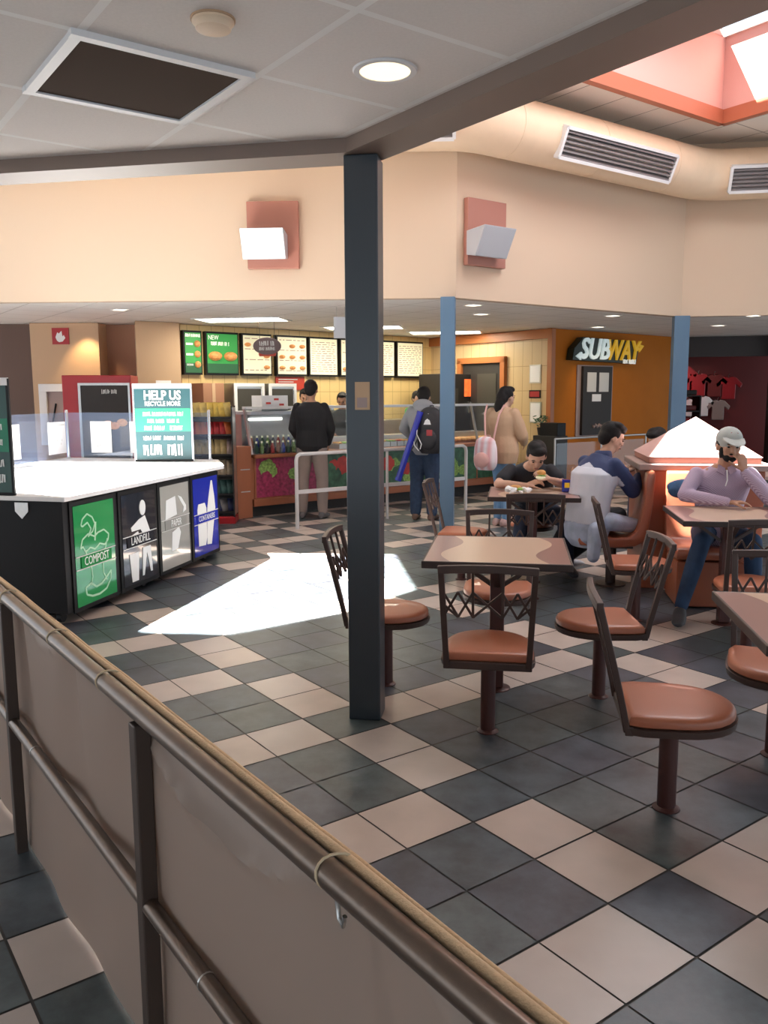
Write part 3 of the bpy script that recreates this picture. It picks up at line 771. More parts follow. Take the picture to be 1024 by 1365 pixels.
# ------------------------------------------------------------------ waste sorting island
BO = V((-2.13, 5.45, 0)); BL = V((.2239, .9746, 0)); BW = V((-.9746, .2239, 0)); BN = -BW
def bp(l, w, z=0.0): return BO + BL * l + BW * w + Z * z
isl = thing('recycling_station', 'black waste sorting island with a sunlit white top and four printed doors', 'recycling bins', BO)
def poly(pts): return [(bp(l, w).x, bp(l, w).y) for l, w in pts]
MB().prism(poly([(0, 0), (2.45, 0), (3.1, .34), (3.1, 2.0), (0, 1.62)]), .085, .855).build('body', 'black', isl, rel=BO, bevel=.004)
MB().prism(poly([(-.05, -.055), (2.50, -.055), (3.17, .30), (3.17, 2.06), (-.05, 1.70)]), .857, .888).build('worktop', 'ctop', isl, rel=BO, bevel=.004)
for l, w in ((.1, .12), (2.36, .12), (2.95, 1.8), (.12, 1.45), (1.2, .12)):
    m = MB(); c = bp(l, w); m.tube([c + BN * .018 + Z * .038, c - BN * .018 + Z * .038], .036, 16); m.box((c.x, c.y, .079), (.06, .06, .012)); m.build('caster', 'black_m', isl, rel=BO, smooth=True)
ex, ey = BL, Z; 
def fc(l, z, o=0.0): return bp(l, -o, z)
doors = [(.10, .60, 'green_p'), (.71, 1.22, 'black_p'), (1.31, 1.82, 'grey_p'), (1.91, 2.42, 'blue_p')]
def outline(mb, pts, w, o, exx, closed=False):
    q = [o + exx * x + Z * y for x, y in pts]
    if closed: q.append(q[0])
    for a, b in zip(q, q[1:]): mb.bar(a, b, .003, w, up=exx.cross(Z).cross((b - a)).normalized() if (b - a).length > 0 else Z)
for k, (l0, l1, mt) in enumerate(doors):
    fr = MB(); fr.box((bp((l0 + l1) / 2, -.004).x, bp((l0 + l1) / 2, -.004).y, .455), (l1 - l0 + .07, .012, .765), rz=math.atan2(BL.y, BL.x))
    d = fr.build('door', 'black', isl, rel=BO, bevel=.002)
    pm = MB().slab(fc(l0, .105, .0105), BL, Z, [(0, 0), (l1 - l0, 0), (l1 - l0, .70), (0, .70)], .003); pm.build('printed_panel', mt, d, rel=BO)
    o = fc(l0, .105, .0145); W_ = l1 - l0; sx = W_ / .5
    lab = ['COMPOST', 'LANDFILL', 'PAPER', 'CONTAINERS'][k]
    bandz = [.30, .33, .37, .33][k] + .0
    ic = MB()
    def P2(x, y): return (x * sx, y)
    if k == 0:
        def ln(pts, w=.011):
            q = [o + BL * (x * sx) + Z * y for x, y in pts]
            for a, b in zip(q, q[1:]): ic.bar(a, b, .004, w, up=BN.cross(b - a).normalized())
        ln([(.08, .56), (.10, .60), (.16, .63), (.22, .60), (.25, .55), (.22, .50), (.16, .47), (.20, .52), (.16, .57), (.10, .55), (.08, .56)])
        ln([(.26, .56), (.25, .48), (.24, .43)], .016)
        ln([(.24, .46), (.16, .49), (.09, .46), (.06, .40), (.09, .41), (.12, .37), (.18, .39), (.24, .37), (.30, .40), (.36, .38), (.41, .41), (.42, .45), (.36, .49), (.28, .48), (.24, .46)])
        ln([(.12, .37), (.18, .27), (.19, .18), (.17, .12)]); ln([(.40, .42), (.33, .28), (.33, .18), (.37, .12)])
        ln([(.17, .14), (.10, .12), (.11, .07), (.18, .045), (.27, .04), (.36, .06), (.42, .12), (.43, .18), (.36, .14), (.30, .11), (.23, .10), (.17, .14)], .014)
        inkm = 'ink_g'
    elif k == 1:
        c = [(.30 + .045 * cos(2 * pi * q / 20), .575 + .06 * sin(2 * pi * q / 20)) for q in range(20)]
        ic.slab(o, BL, Z, [P2(*q) for q in c], .003)
        ic.slab(o, BL, Z, [P2(*q) for q in [(.12, .44), (.24, .49), (.33, .51), (.40, .38), (.30, .36), (.26, .41), (.13, .41)]], .003)
        ic.slab(o, BL, Z, [P2(*q) for q in [(.10, .34), (.13, .38), (.22, .40), (.24, .35)]], .003)
        ic.slab(o, BL, Z, [P2(*q) for q in [(.08, .24), (.22, .24), (.20, .02), (.11, .02)]], .003)
        ic.slab(o, BL, Z, [P2(*q) for q in [(.28, .26), (.40, .26), (.42, .05), (.39, .05), (.34, .22), (.29, .04), (.26, .04)]], .003)
        inkm = 'ink_w'
    elif k == 2:
        ic.slab(o, BL, Z, [P2(*q) for q in [(.07, .42), (.27, .44), (.25, .60), (.09, .58)]], .003)
        ic.slab(o, BL, Z, [P2(*q) for q in [(.30, .60), (.36, .58), (.44, .50), (.44, .46), (.38, .44), (.40, .49), (.34, .55)]], .003)
        ic.slab(o, BL, Z, [P2(*q) for q in [(.16, .14), (.27, .15), (.33, .28), (.30, .33), (.18, .30)]], .003)
        inkm = 'ink_w'
    else:
        ic.slab(o, BL, Z, [P2(*q) for q in [(.08, .09), (.22, .08), (.25, .15), (.25, .42), (.22, .47), (.09, .47), (.07, .42)]], .003)
        ic.slab(o, BL, Z, [P2(*q) for q in [(.25, .08), (.34, .07), (.38, .20), (.44, .40), (.42, .52), (.385, .66), (.36, .66), (.30, .50), (.27, .40)]], .003)
        inkm = 'ink_w'
    ic.build('icon', inkm, d, rel=BO)
    bm_ = MB()
    for zz in (bandz + .045, bandz - .045): bm_.slab(o + Z * zz, BL, Z, [(0, 0), (W_, 0), (W_, .006), (0, .006)], .0045)
    bm_.build('band_line', 'ink_grey', d, rel=BO)
    sz = .085 if k != 3 else .07
    bk = MB().slab(o + Z * (bandz - .036) + BL * .06, BL, Z, [(0, 0), (W_ - .12, 0), (W_ - .12, .08), (0, .08)], .0052)
    bk.build('lettering_patch', mat('matt_band_print', ((.02, .2, .06), (.02, .02, .025), (.25, .25, .23), (.018, .03, .3))[k], .8, spec=.1), d, rel=BO)
    t_ = text_mb(lab, sz, BL, Z, o + BL * (W_ / 2) + Z * (bandz + .003) + BN * .0055, th=.002, sx=.78)
    t_.build('lettering', 'ink_w', d, rel=BO)
m = MB().slab(bp(-.0, .30, .74) - BL * .004, BN, Z, [(-.05, .10), (0.05, .10), (.05, .04), (0, -.01), (-.05, .04)], .004)
m.build('crest_badge', 'steel', isl, rel=BO)
# glass screen on the island
sg = thing('glass_screen', 'clear glass screen with steel posts on the back edge of the white bin top', 'screen', bp(2.9, 1.9, .888))
def gpane(a, b):
    d = (b - a).normalized(); MB().slab(a + Z * .012, d, Z, [(.02, 0), ((b - a).length - .02, 0), ((b - a).length - .02, .47), (.02, .47)], .008).build('glass_pane', 'glass', sg, rel=sg.location)
c0, c1, c2, c3 = bp(.25, 1.68, .889), bp(3.08, 1.98, .889), bp(3.1, 1.02, .889), bp(3.1, .36, .889)
cm = c0 + (c1 - c0) * .5
for a, b in ((c0, cm), (cm, c1), (c1, c2), (c2, c3)): gpane(a, b)
for c in (c0, cm, c1, c2, c3):
    MB().lathe([(.03, 0), (.03, .008), (.016, .01), (.016, .50), (.012, .51)], c=c, n=16).build('post', 'chrome', sg, rel=sg.location, smooth=True)
def poster(c, d, w, h, lab, marks):
    d = d.normalized(); nrm = d.cross(Z)
    t = thing('paper_notice', lab, 'notice', c, 0, 'white notices taped to the glass screen')
    MB().slab(-d * w / 2, d, Z, [(0, 0), (w, 0), (w, h), (0, h)], .002).build('sheet', 'paper', t)
    q = MB()
    q.slab(-d * w / 2 + nrm * .002 + Z * (h - .04), d, Z, [(.015, 0), (w - .015, 0), (w - .015, .014), (.015, .014)], .001)
    rr = random.Random(marks)
    for k in range(6):
        x, y = rr.uniform(.03, w - .05), rr.uniform(.04, h - .09); q.slab(-d * w / 2 + nrm * .002, d, Z, [(x, y), (x + .018, y + .004), (x + .012, y + .03)], .001)
    q.build('printed_marks', 'ink_grey', t)
dA = (c1 - c0).normalized(); nA = dA.cross(Z)
for i, (s, lab) in enumerate([(1.72, 'leftmost white notice on the bin glass, beside the black poster'), (2.60, 'second white notice from the left on the bin glass')]):
    poster(c0 + dA * s + nA * .012 + Z * .06, dA, .36, .33, lab, i)
dB = (c2 - c1).normalized()
poster(c1 + dB * .40 + dB.cross(Z) * .012 + Z * .06, dB, .24, .33, 'white notice on the bin glass right of its corner post', 4)
dC = (c3 - c2).normalized()
poster(c1 + dB * .83 + dB.cross(Z) * .012 + Z * .06, dB, .20, .33, 'white notice on the bin glass in front of the teal poster', 5)
m = MB().ell((0, 0, .012), (.09, .05, .012), 16)
tag(m.build('metal_tray', 'steel', None, smooth=True, loc=bp(.45, .9, .888)), 'flat grey metal dish near the left front of the white bin top', 'dish')

def sign(c, ex, w, h, base_m, lab, lines, band, name='poster_stand'):
    ex = V(ex).normalized(); nz = ex.cross(Z)
    t = thing(name, lab, 'poster', c)
    MB().slab(nz * 0, ex, Z, [(0, 0), (w, 0), (w, h), (0, h)], .012).build('board', base_m, t)
    MB().slab(nz * -.004 + Z * (h - .045), ex, Z, [(-.004, 0), (w + .004, 0), (w + .004, .05), (-.004, .05)], .022).build('top_clamp', 'white', t)
    MB().slab(nz * -.004, ex, Z, [(-.004, 0), (w + .004, 0), (w + .004, .02), (-.004, .02)], .022).build('bottom_clamp', 'black', t)
    for x in (0, w): MB().bar(ex * x + nz * .006, ex * x + nz * .006 + Z * h, .016, .018, up=ex).build('side_frame', 'black' if base_m == 'dkgreen_sign' else 'chrome', t)
    MB().slab(nz * .012 + Z * band[0], ex, Z, [(.012, 0), (w - .012, 0), (w - .012, band[1] - band[0]), (.012, band[1] - band[0])], .002).build('colour_band', 'green_band', t)
    for txt, sz, z, x in lines:
        if txt[0] == '#': blurred_text(w * float(txt[1:]), sz * .8, ex, Z, ex * (w * x) + Z * z + nz * .0145, int(z * 1000)).build('soft_lettering', 'ink_w', t)
        else: text_mb(txt, sz, ex, Z, ex * (w * x) + Z * z + nz * .0145, th=.002, sx=.8, bold=.0035 * sz / .1).build('lettering', 'ink_w', t)
sign(V((-2.49, 8.36, .889)), (.57, .03, 0), .57, .77, 'teal_sign', 'tall teal and green poster in a white clamp asking for help with recycling', [('HELP US', .125, .655, .5), ('RECYCLE MORE', .062, .575, .5), ('#.7', .055, .475, .5), ('#.55', .055, .405, .5), ('#.66', .062, .335, .5), ('#.7', .06, .235, .5), ('#.72', .15, .115, .5)], (.30, .53))
sign(V((-3.00, 5.60, .889)), (.51, -.09, 0), .55, .77, 'dkgreen_sign', 'dark green poster on the white bin top, cut off by the left photo edge', [('HELP US', .125, .655, .52), ('RECYCLE MORE', .06, .575, .5), ('#.8', .055, .455, .5), ('#.8', .055, .355, .5), ('#.85', .07, .215, .5), ('#.85', .08, .115, .5)], (.29, .51))

# ------------------------------------------------------------------ left background
wl = MB(); wl.prism([(-8.6, 12.3), (-5.06, 12.3), (-5.06, 12.45), (-8.6, 12.45)], 0, LOWZ); struct(wl, 'wall_left_back', 'wall_dark')
wl = MB(); wl.prism([(-5.06, 12.15), (-4.08, 12.15), (-4.08, 12.6), (-5.06, 12.6)], 0, LOWZ); struct(wl, 'wall_beige_bay', 'beige')
wl = MB(); wl.prism([(-4.08, 12.5), (-3.5, 12.5), (-3.5, 12.62), (-4.08, 12.62)], 0, LOWZ); struct(wl, 'wall_alcove', 'terra')
wl = MB(); wl.prism([(-3.70, 12.62), (-3.46, 11.85), (-2.93, 12.20), (-2.98, 12.42), (-2.95, 12.62)], 0, LOWZ); struct(wl, 'wall_pier', 'terra' if 0 else 'beige')
t = thing('fire_cabinet_sign', 'square red sign with a white flame on the beige wall above the cabinet', 'sign', (-4.62, 12.15, 2.28))
MB().box((0, -.008, .115), (.24, .014, .23)).build('plate', 'red', t)
MB().slab(V((0, -.0152, .03)), (1, 0, 0), Z, [(-.02, 0), (.03, .01), (.07, .06), (.05, .10), (.03, .08), (.02, .16), (-.02, .12), (-.04, .14), (-.07, .07), (-.05, .02)], .003).build('flame_symbol', 'ink_w', t)
t = thing('wall_cabinet', 'white framed glass fronted cabinet recessed in the beige wall', 'cabinet', (-4.70, 12.15, 0))
f = MB()
for x0, x1, z0, z1 in ((-.27, -.16, .94, 1.61), (.28, .39, .94, 1.61), (-.27, .39, 1.61, 1.72), (-.27, .39, .84, .94)): f.box(((x0 + x1) / 2, -.02, (z0 + z1) / 2), (x1 - x0, .05, z1 - z0))
f.build('frame', 'white', t, bevel=.004)
MB().box((.06, -.003, 1.28), (.46, .006, .70)).build('door', 'ledge', t)
MB().box((.10, -.010, 1.52), (.07, .008, .08)).build('label_card', 'paper', t)
m = MB(); m.tube([(-.12, -.018, 1.06), (-.04, -.018, 1.44)], .012, 8); m.build('handle', 'black', t)
t = thing('drinks_cooler', 'tall red drinks cooler with a dark glass door standing left of the teal poster', 'cooler', (-3.74, 11.15, 0), R(8))
MB().box((0, 0, .905), (.86, .62, 1.81)).build('cabinet', 'red', t, bevel=.01)
MB().box((.09, -.318, .88), (.64, .024, 1.62)).build('door', 'dark', t, bevel=.006)
m = MB()
for x0, x1, z0, z1 in ((-.23, -.20, .07, 1.68), (.39, .415, .07, 1.68), (-.23, .415, 1.68, 1.71)): m.box(((x0 + x1) / 2, -.334, (z0 + z1) / 2), (x1 - x0, .012, z1 - z0))
m.build('door_frame', 'steel', t)
blurred_text(.20, .06, V((1, 0, 0)), Z, V((.16, -.332, 1.60)), 3).build('soft_lettering', 'ink_grey', t)
m = MB()
for x, z in ((.0, .95), (.12, 1.18), (.2, 1.16), (.3, 1.2), (.05, 1.16)): m.ell((x, -.335, z), (.07, .006, .05), 10)
m.build('drink_graphic', 'food', t)
t = thing('paper_sheet', 'white sheet of paper on the beige pier above the teal poster', 'notice', (-3.13, 12.02, 1.66))
MB().slab(V((0, -.006, 0)), (.83, .55, 0), Z, [(-.12, -.1), (.10, -.1), (.10, .10), (-.12, .10)], .003).build('sheet', 'paper', t)

# ------------------------------------------------------------------ sandwich shop walls
BW0 = V((-2.97, 12.41, 0)); BW1 = V((.89, 15.71, 0)); RW1 = V((2.68, 13.5, 0)); OW1 = V((5.3, 15.6, 0))
wallseg('wall_shop_back', BW0, BW1, 0, LOWZ, 'ytile')
wallseg('wall_shop_right', BW1, RW1, 0, LOWZ, 'ytile2')
wallseg('wall_orange', RW1, OW1, 0, LOWZ, 'orange')
bd = (BW1 - BW0).normalized(); bn_ = bd.cross(Z)
rd = (RW1 - BW1).normalized(); rn = rd.cross(Z)
od = (OW1 - RW1).normalized(); on = od.cross(Z)
m = MB(); m.bar(BW1 + rn * .03 + Z * 2.50, RW1 + rn * .03 + Z * 2.50, .06, .15); struct(m, 'trim_shop_right', 'wood_door')
m = MB(); m.bar(RW1 + rn * .02 + on * .02, RW1 + rn * .02 + on * .02 + Z * LOWZ, .09, .09, up=rd); struct(m, 'trim_corner', 'wood_door')
# door in the right wall
m = MB(); mid = BW1 + rd * 1.33
for s, w_ in ((-.52, .1), (.52, .1)): m.bar(mid + rd * s + rn * .03, mid + rd * s + rn * .03 + Z * 2.15, .10, .08, up=rn)
m.bar(mid - rd * .57 + rn * .03 + Z * 2.13, mid + rd * .57 + rn * .03 + Z * 2.13, .08, .10)
df = struct(m, 'door_1', 'wood_door')
m = MB(); m.slab(mid - rd * .47 + rn * .004, rd, Z, [(0, 0), (.94, 0), (.94, 2.08), (0, 2.08)], .012); d2 = m.build('door_leaf', 'dark', df)
m = MB(); m.slab(mid - rd * .1 + rn * .018 + Z * .9, rd, Z, [(0, 0), (.45, 0), (.45, 1.0), (0, 1.0)], .01); m.build('door_window', 'oven_in', d2)
for i, (s, z0, w_, h, mt, lab) in enumerate([(2.53, 1.72, .24, .30, 'paper', 'upper white notice on the yellow tile wall beside the orange wall'), (2.53, 1.48, .24, .13, 'dark', 'dark red framed card on the yellow tile wall between two white notices'), (2.55, 1.08, .24, .34, 'paper', 'lower white notice on the yellow tile wall beside the orange wall')]):
    t = thing('wall_notice', lab, 'notice', BW1 + rd * s + Z * z0, 0, 'cards on the yellow tile wall by the corner')
    MB().slab(-rd * w_ / 2 + rn * .002, rd, Z, [(0, 0), (w_, 0), (w_, h), (0, h)], .012).build('frame', 'black' if mt == 'dark' else 'steel', t)
    MB().slab(-rd * (w_ / 2 - .02) + rn * .015 + Z * .02, rd, Z, [(0, 0), (w_ - .04, 0), (w_ - .04, h - .04), (0, h - .04)], .003).build('sheet', mt if mt == 'paper' else 'red', t)
# menu boards
MBD = [(.0, .30, 'g', 'green menu board at the left end of the row, cut by the beige pier'), (.36, .92, 'g', 'green menu board with two burgers, second from the left'), (.98, 1.52, 'c', 'cream menu board left of and behind the oval hanging sign'), (1.61, 2.20, 'c', 'cream menu board above the small red sign'), (2.24, 2.83, 'c', 'cream menu board right of the small red sign'), (2.88, 3.48, 'c', 'cream menu board partly behind the foreground column, left half showing'), (3.51, 4.10, 'c', 'cream menu board second from the right end of the row'), (4.15, 4.79, 'c', 'cream menu board at the right end of the row')]
for i, (s0, s1, k, lab) in enumerate(MBD):
    w_ = s1 - s0; z0 = 1.88; h = .58
    t = thing('menu_board', lab, 'menu board', BW0 + bd * s0 + Z * z0 + bn_ * .004, 0, 'backlit menu boards on the yellow tile wall')
    MB().slab(V((0, 0, 0)), bd, Z, [(0, -.03), (w_, -.03), (w_, h + .03), (0, h + .03)], .08).build('case', 'black', t)
    o = bn_ * .081
    MB().slab(o, bd, Z, [(.025, 0), (w_ - .02, 0), (w_ - .02, h), (.025, h)], .004).build('panel', 'menu_green' if k == 'g' else 'menu_cream', t)
    o = bn_ * .0855; rr = random.Random(i + 2)
    if k == 'g':
        MB().slab(o, bd, Z, [(.025, 0), (w_ - .02, 0), (w_ - .02, .14), (.025, .14)], .002).build('footer_band', 'menu_dk', t)
        if i == 1:
            for x in (.15, .41): MB().ell(o + bd * x + Z * .25, (.11, .11, .07), 14).build('burger_picture', 'food', t)
            text_mb('NEW', .095, bd, Z, o + bd * .13 + Z * .52, sx=.8).build('lettering', 'menu_w', t)
            blurred_text(.30, .06, bd, Z, o + bd * .24 + Z * .435, 4).build('soft_lettering', 'menu_w', t)
        else:
            for z in (.12, .27, .42): MB().ell(o + bd * .22 + Z * z, (.05, .05, .05), 12).build('burger_picture', 'food', t)
            blurred_text(.24, .05, bd, Z, o + bd * .15 + Z * .54, 5).build('soft_lettering', 'menu_w', t)
            q = MB()
            for z in (.1, .25, .40): q.slab(o + Z * z, bd, Z, [(.04, 0), (.15, 0), (.15, .03), (.04, .03)], .002)
            q.build('text_block', 'menu_w', t)
    else:
        n = 3
        if i < 6:
            for r in range(3):
                for c in range(n):
                    if i == 4: continue
                    if rr.random() < .25: continue
                    MB().ell(o + bd * (.1 + c * (w_ - .2) / 2) + Z * (.10 + r * .17), (.055, .055, .032), 10).build('sandwich_picture', 'food', t)
        q = MB()
        for r in range(14 if (i == 4 or i > 5) else 4):
            z = .05 + r * (.036 if (i == 4 or i > 5) else .16)
            x = .05
            while x < w_ - .08:
                L = rr.uniform(.03, .12); q.slab(o + Z * z, bd, Z, [(x, 0), (min(x + L, w_ - .05), 0), (min(x + L, w_ - .05), .009), (x, .009)], .0015); x += L + .03
        q.build('text_lines', 'menu_line', t)
t = thing('red_sign', 'small red sign hanging below the cream menu boards', 'sign', BW0 + bd * 1.62 + Z * 1.63 + bn_ * .01)
MB().slab(V((0, 0, 0)), bd, Z, [(0, 0), (.56, 0), (.56, .21), (0, .21)], .02).build('board', 'red_sign', t)
q = MB()
for z, x0, x1 in ((.16, .05, .42), (.12, .05, .34), (.08, .05, .22)): q.slab(bn_ * .021 + Z * z, bd, Z, [(x0, 0), (x1, 0), (x1, .014), (x0, .014)], .002)
q.build('text_lines', 'ink_grey', t)
# hanging signs
oc = V((-1.575, 11.5, 2.205))
t = thing('oval_hanging_sign', 'dark oval sign hanging on two wires in front of the cream menu boards', 'sign', oc)
c = [(.19 * cos(2 * pi * k / 32), .115 * sin(2 * pi * k / 32)) for k in range(32)]
MB().slab(V((0, 0, 0)), (1, 0, 0), Z, c, .03).build('oval_board', 'oval', t, bevel=.004)
c = [(-.11, -.10), (.11, -.10), (.12, -.06), (-.12, -.06)]; MB().slab(V((0, .0, -.035)), (1, 0, 0), Z, c, .025).build('lower_scroll', 'red_sign', t)
for x in (-.1, .1): MB().tube([(x, -.015, .10), (x, -.015, LOWZ - oc.z + .004)], .003, 6).build('wire', 'dark', t)
blurred_text(.20, .07, V((1, 0, 0)), Z, V((0, -.0305, .035)), 6).build('soft_lettering', 'ink_grey', t)
blurred_text(.22, .05, V((1, 0, 0)), Z, V((0, -.0305, -.035)), 7).build('soft_lettering', 'ink_grey', t)
t = thing('hanging_card', 'blank pale grey card hanging from the low ceiling just left of the foreground column', 'sign', (-.51, 10.2, 2.22))
MB().box((0, 0, .125), (.17, .012, .25)).build('card', 'grayw', t)
for x in (-.05, .05): MB().tube([(x, 0, .25), (x, 0, .365)], .003, 6).build('wire', 'steel', t)

# ------------------------------------------------------------------ sandwich counter
CF0 = V((-1.65, 10.49, 0)); cd = (V((1.51, 12.99, 0)) - CF0).normalized(); cn = cd.cross(Z); CLN = 4.7
def cp_(s, d=0.0, z=0.0): return CF0 + cd * s - cn * d + Z * z      # d = depth behind the front
ct = thing('sandwich_counter', 'long sandwich counter with vegetable picture front and glass guard', 'counter', CF0)
def cbox(s0, s1, d0, d1_, z0, z1): 
    a, b, c, d = cp_(s0, d0), cp_(s1, d0), cp_(s1, d1_), cp_(s0, d1_)
    return MB().prism([(a.x, a.y), (b.x, b.y), (c.x, c.y), (d.x, d.y)], z0, z1)
cbox(0, CLN, .10, .80, 0, .14).build('toe_kick', 'dark', ct, rel=CF0)
cbox(0, CLN, .0, .80, .14, .23).build('base_ledge', 'wood', ct, rel=CF0, bevel=.004)
cbox(0, CLN, .05, .80, .23, .76).build('front_body', 'wood', ct, rel=CF0)
cbox(0, CLN, -.06, .80, .76, .80).build('tray_rail', 'wood', ct, rel=CF0, bevel=.004)
# printed vegetable panels on the front
def veg(s0, s1, name, lab=None):
    o = cp_(s0 + .01, .049, .25); w_ = s1 - s0 - .02
    return o, w_
panels = [(.05, 1.0, ['onion', 'leaf', 'onion']), (1.0, 2.0, ['tomato', 'pepper_g', 'tomato']), (2.0, 3.0, ['leaf', 'tomato', 'pepper_g']), (3.0, 4.0, ['tomato', 'leaf', 'pepper_g']), (4.0, 4.65, ['pepper_g', 'tomato', 'leaf'])]
for k, (s0, s1, ms) in enumerate(panels):
    p = MB().slab(cp_(s0 + .01, .049, .245), cd, Z, [(0, 0), (s1 - s0 - .02, 0), (s1 - s0 - .02, .50), (0, .50)], .006).build('picture_panel', ms[0] if k == 0 else 'pepper_g', ct, rel=CF0)
    rr = random.Random(k + 11)
    for q in range(9):
        x = rr.uniform(.14, s1 - s0 - .16); z = rr.uniform(.12, .38); r0 = rr.uniform(.08, .125)
        if k == 0: mt = 'leaf' if (z > .28) else 'onion' if x < .55 else 'tomato'
        else: mt = rr.choice(ms)
        a = [(x + r0 * cos(2 * pi * j / 18) * (1 + .1 * sin(j * 2.3)), z + r0 * .9 * sin(2 * pi * j / 18) * (1 + .1 * cos(j * 1.7))) for j in range(18)]
        MB().slab(cp_(s0 + .01, .0425 - q * .0006, .245), cd, Z, a, .0015).build('vegetable_print', mt, p, rel=CF0)
    cbox(s0 - .012, s0 + .012, .038, .049, .23, .76).build('panel_divider', 'wood', ct, rel=CF0)
# glass guard
gu = MB().slab(cp_(.02, .02, .80), cd, (Z + (-cn) * .28), [(0, 0), (CLN - .04, 0), (CLN - .04, .60), (0, .60)], .008); gu.build('glass_guard', 'glass2', ct, rel=CF0)
m = MB(); m.bar(cp_(.0, .20, 1.385), cp_(CLN, .20, 1.385), .10, .035); m.build('guard_top_rail', 'ctop', ct, rel=CF0)
for s in (.0, 1.02, 2.0, 3.0, 4.0, 4.7):
    m = MB(); m.bar(cp_(s, .03, .80), cp_(s, .19, 1.37), .03, .03, up=cd); m.build('guard_post', 'steel', ct, rel=CF0)
cbox(.05, CLN - .05, .5, .8, .80, .95).build('rear_shelf', 'steel', ct, rel=CF0)
# wooden end panel
e0 = V((-1.83, 10.36, 0)); t = thing('counter_end_panel', 'tall rust laminate end box at the left end of the sandwich counter', 'cabinet', e0, math.atan2(cd.y, cd.x))
MB().box((0.10, .14, .455), (.21, .28, .91)).build('body', 'wood', t, bevel=.005)
MB().box((0.11, -.003, .62), (.13, .006, .012)).build('upper_pull', 'steel', t); MB().box((0.11, -.003, .34), (.13, .006, .012)).build('lower_pull', 'steel', t)
# display case above the counter's left end
dc = thing('display_case', 'lit sandwich display case with sloping sides at the left end of the counter', 'display case', cp_(.02, .06, .80))
rel = dc.location
cbox(.04, 1.0, .35, .75, .80, 1.30).build('back_box', 'steel', dc, rel=rel)
cbox(.02, 1.0, .06, .76, 1.30, 1.34).build('top', 'grayw', dc, rel=rel)
MB().slab(cp_(.10, .345, 1.02), cd, Z, [(0, 0), (.8, 0), (.74, .26), (.06, .26)], .004).build('light_panel', 'white', dc, rel=rel)
MB().slab(cp_(.14, .34, 1.22), cd, Z, [(0, 0), (.5, 0), (.5, .03), (0, .03)], .01).build('lamp_tube', 'lamp_on', dc, rel=rel)
k0 = 0
for r, (z, d) in enumerate(((.80, .12), (.86, .24))):
    cbox(.08, .98, d - .05, d + .06, .80, z + .005).build('shelf', 'dark', dc, rel=rel) if r else None
    for i in range(11):
        c = cp_(.12 + i * .08, d, z + (.007 if r else .002)); t = thing('bottle', 'pale capped bottle in the display case, %s row, %s from the left' % ('front' if r == 0 else 'back', ['first', 'second', 'third', 'fourth', 'fifth', 'sixth', 'seventh', 'eighth', 'ninth', 'tenth', 'eleventh'][i]), 'bottle', c, 0, 'bottles in the display case')
        mt = [('pepper_g'), 'blue_p', 'wood', 'tomato', 'dark', 'leaf'][(i * 5 + r * 2) % 6]
        MB().lathe([(.024, 0), (.027, .01), (.027, .08), (.02, .10), (.011, .125), (.011, .135)], n=10).build('bottle_body', mt, t, smooth=True)
        MB().lathe([(.013, .133), (.013, .155), (.009, .158)], n=10).build('bottle_cap', 'menu_cream', t)
# microwaves / ovens behind
def oven(s, d, z, w_, h, lab, grp='ovens behind the counter'):
    c = BW0 + bd * s + bn_ * d
    t = thing('countertop_oven', lab, 'oven', c + Z * z, math.atan2(bd.y, bd.x), grp)
    MB().box((w_ / 2, 0, h / 2), (w_, .5, h)).build('cabinet', 'steel', t, bevel=.006)
    MB().box((w_ / 2, -.252, h / 2), (w_ - .12, .01, h - .16)).build('door', 'oven_in', t)
    f = MB()
    for x0, x1, z0, z1 in ((.0, .05, .04, h - .05), (w_ - .05, w_, .04, h - .05), (0, w_, h - .05, h), (0, w_, 0, .04)): f.box(((x0 + x1) / 2, -.26, (z0 + z1) / 2), (x1 - x0, .02, z1 - z0))
    f.build('front_frame', 'white', t, bevel=.003)
    MB().tube([(w_ - .08, -.30, .1), (w_ - .08, -.30, h - .1)], .01, 8).build('handle', 'chrome', t)
bc = MB()
a, b = BW0 + bd * .05 + bn_ * .62, BW0 + bd * 4.3 + bn_ * .62
bc.prism([(a.x, a.y), (b.x, b.y), (b.x - bn_.x * .6, b.y - bn_.y * .6), (a.x - bn_.x * .6, a.y - bn_.y * .6)], 0, 1.12)
t = bc.build('back_counter', 'steel', None, rel=a, loc=a, bevel=.005); tag(t, 'steel back counter along the yellow tile wall carrying the ovens', 'counter')
oven(.52, .34, 1.122, .52, .60, 'left white framed oven under the green menu board')
oven(1.12, .34, 1.122, .50, .60, 'right white framed oven under the cream menu boards')
t = thing('brown_carton', 'brown box standing left of the two white framed ovens', 'box', BW0 + bd * .22 + bn_ * .34 + Z * 1.122, math.atan2(bd.y, bd.x))
MB().box((0, 0, .30), (.34, .40, .60)).build('carton', 'terra', t, bevel=.004); MB().box((0, -.201, .30), (.05, .004, .60)).build('tape', 'beige', t)
t = thing('cup_box', 'white printed box standing on top of the display case', 'box', cp_(.50, .40, 1.342), math.atan2(cd.y, cd.x))
MB().box((0, 0, .10), (.40, .26, .20)).build('box_body', 'paper', t, bevel=.004)
for x, z in ((-.1, .1), (.1, .08), (.02, .15)): MB().box((x, -.132, z), (.07, .004, .025)).build('printed_mark', 'tomato', t)
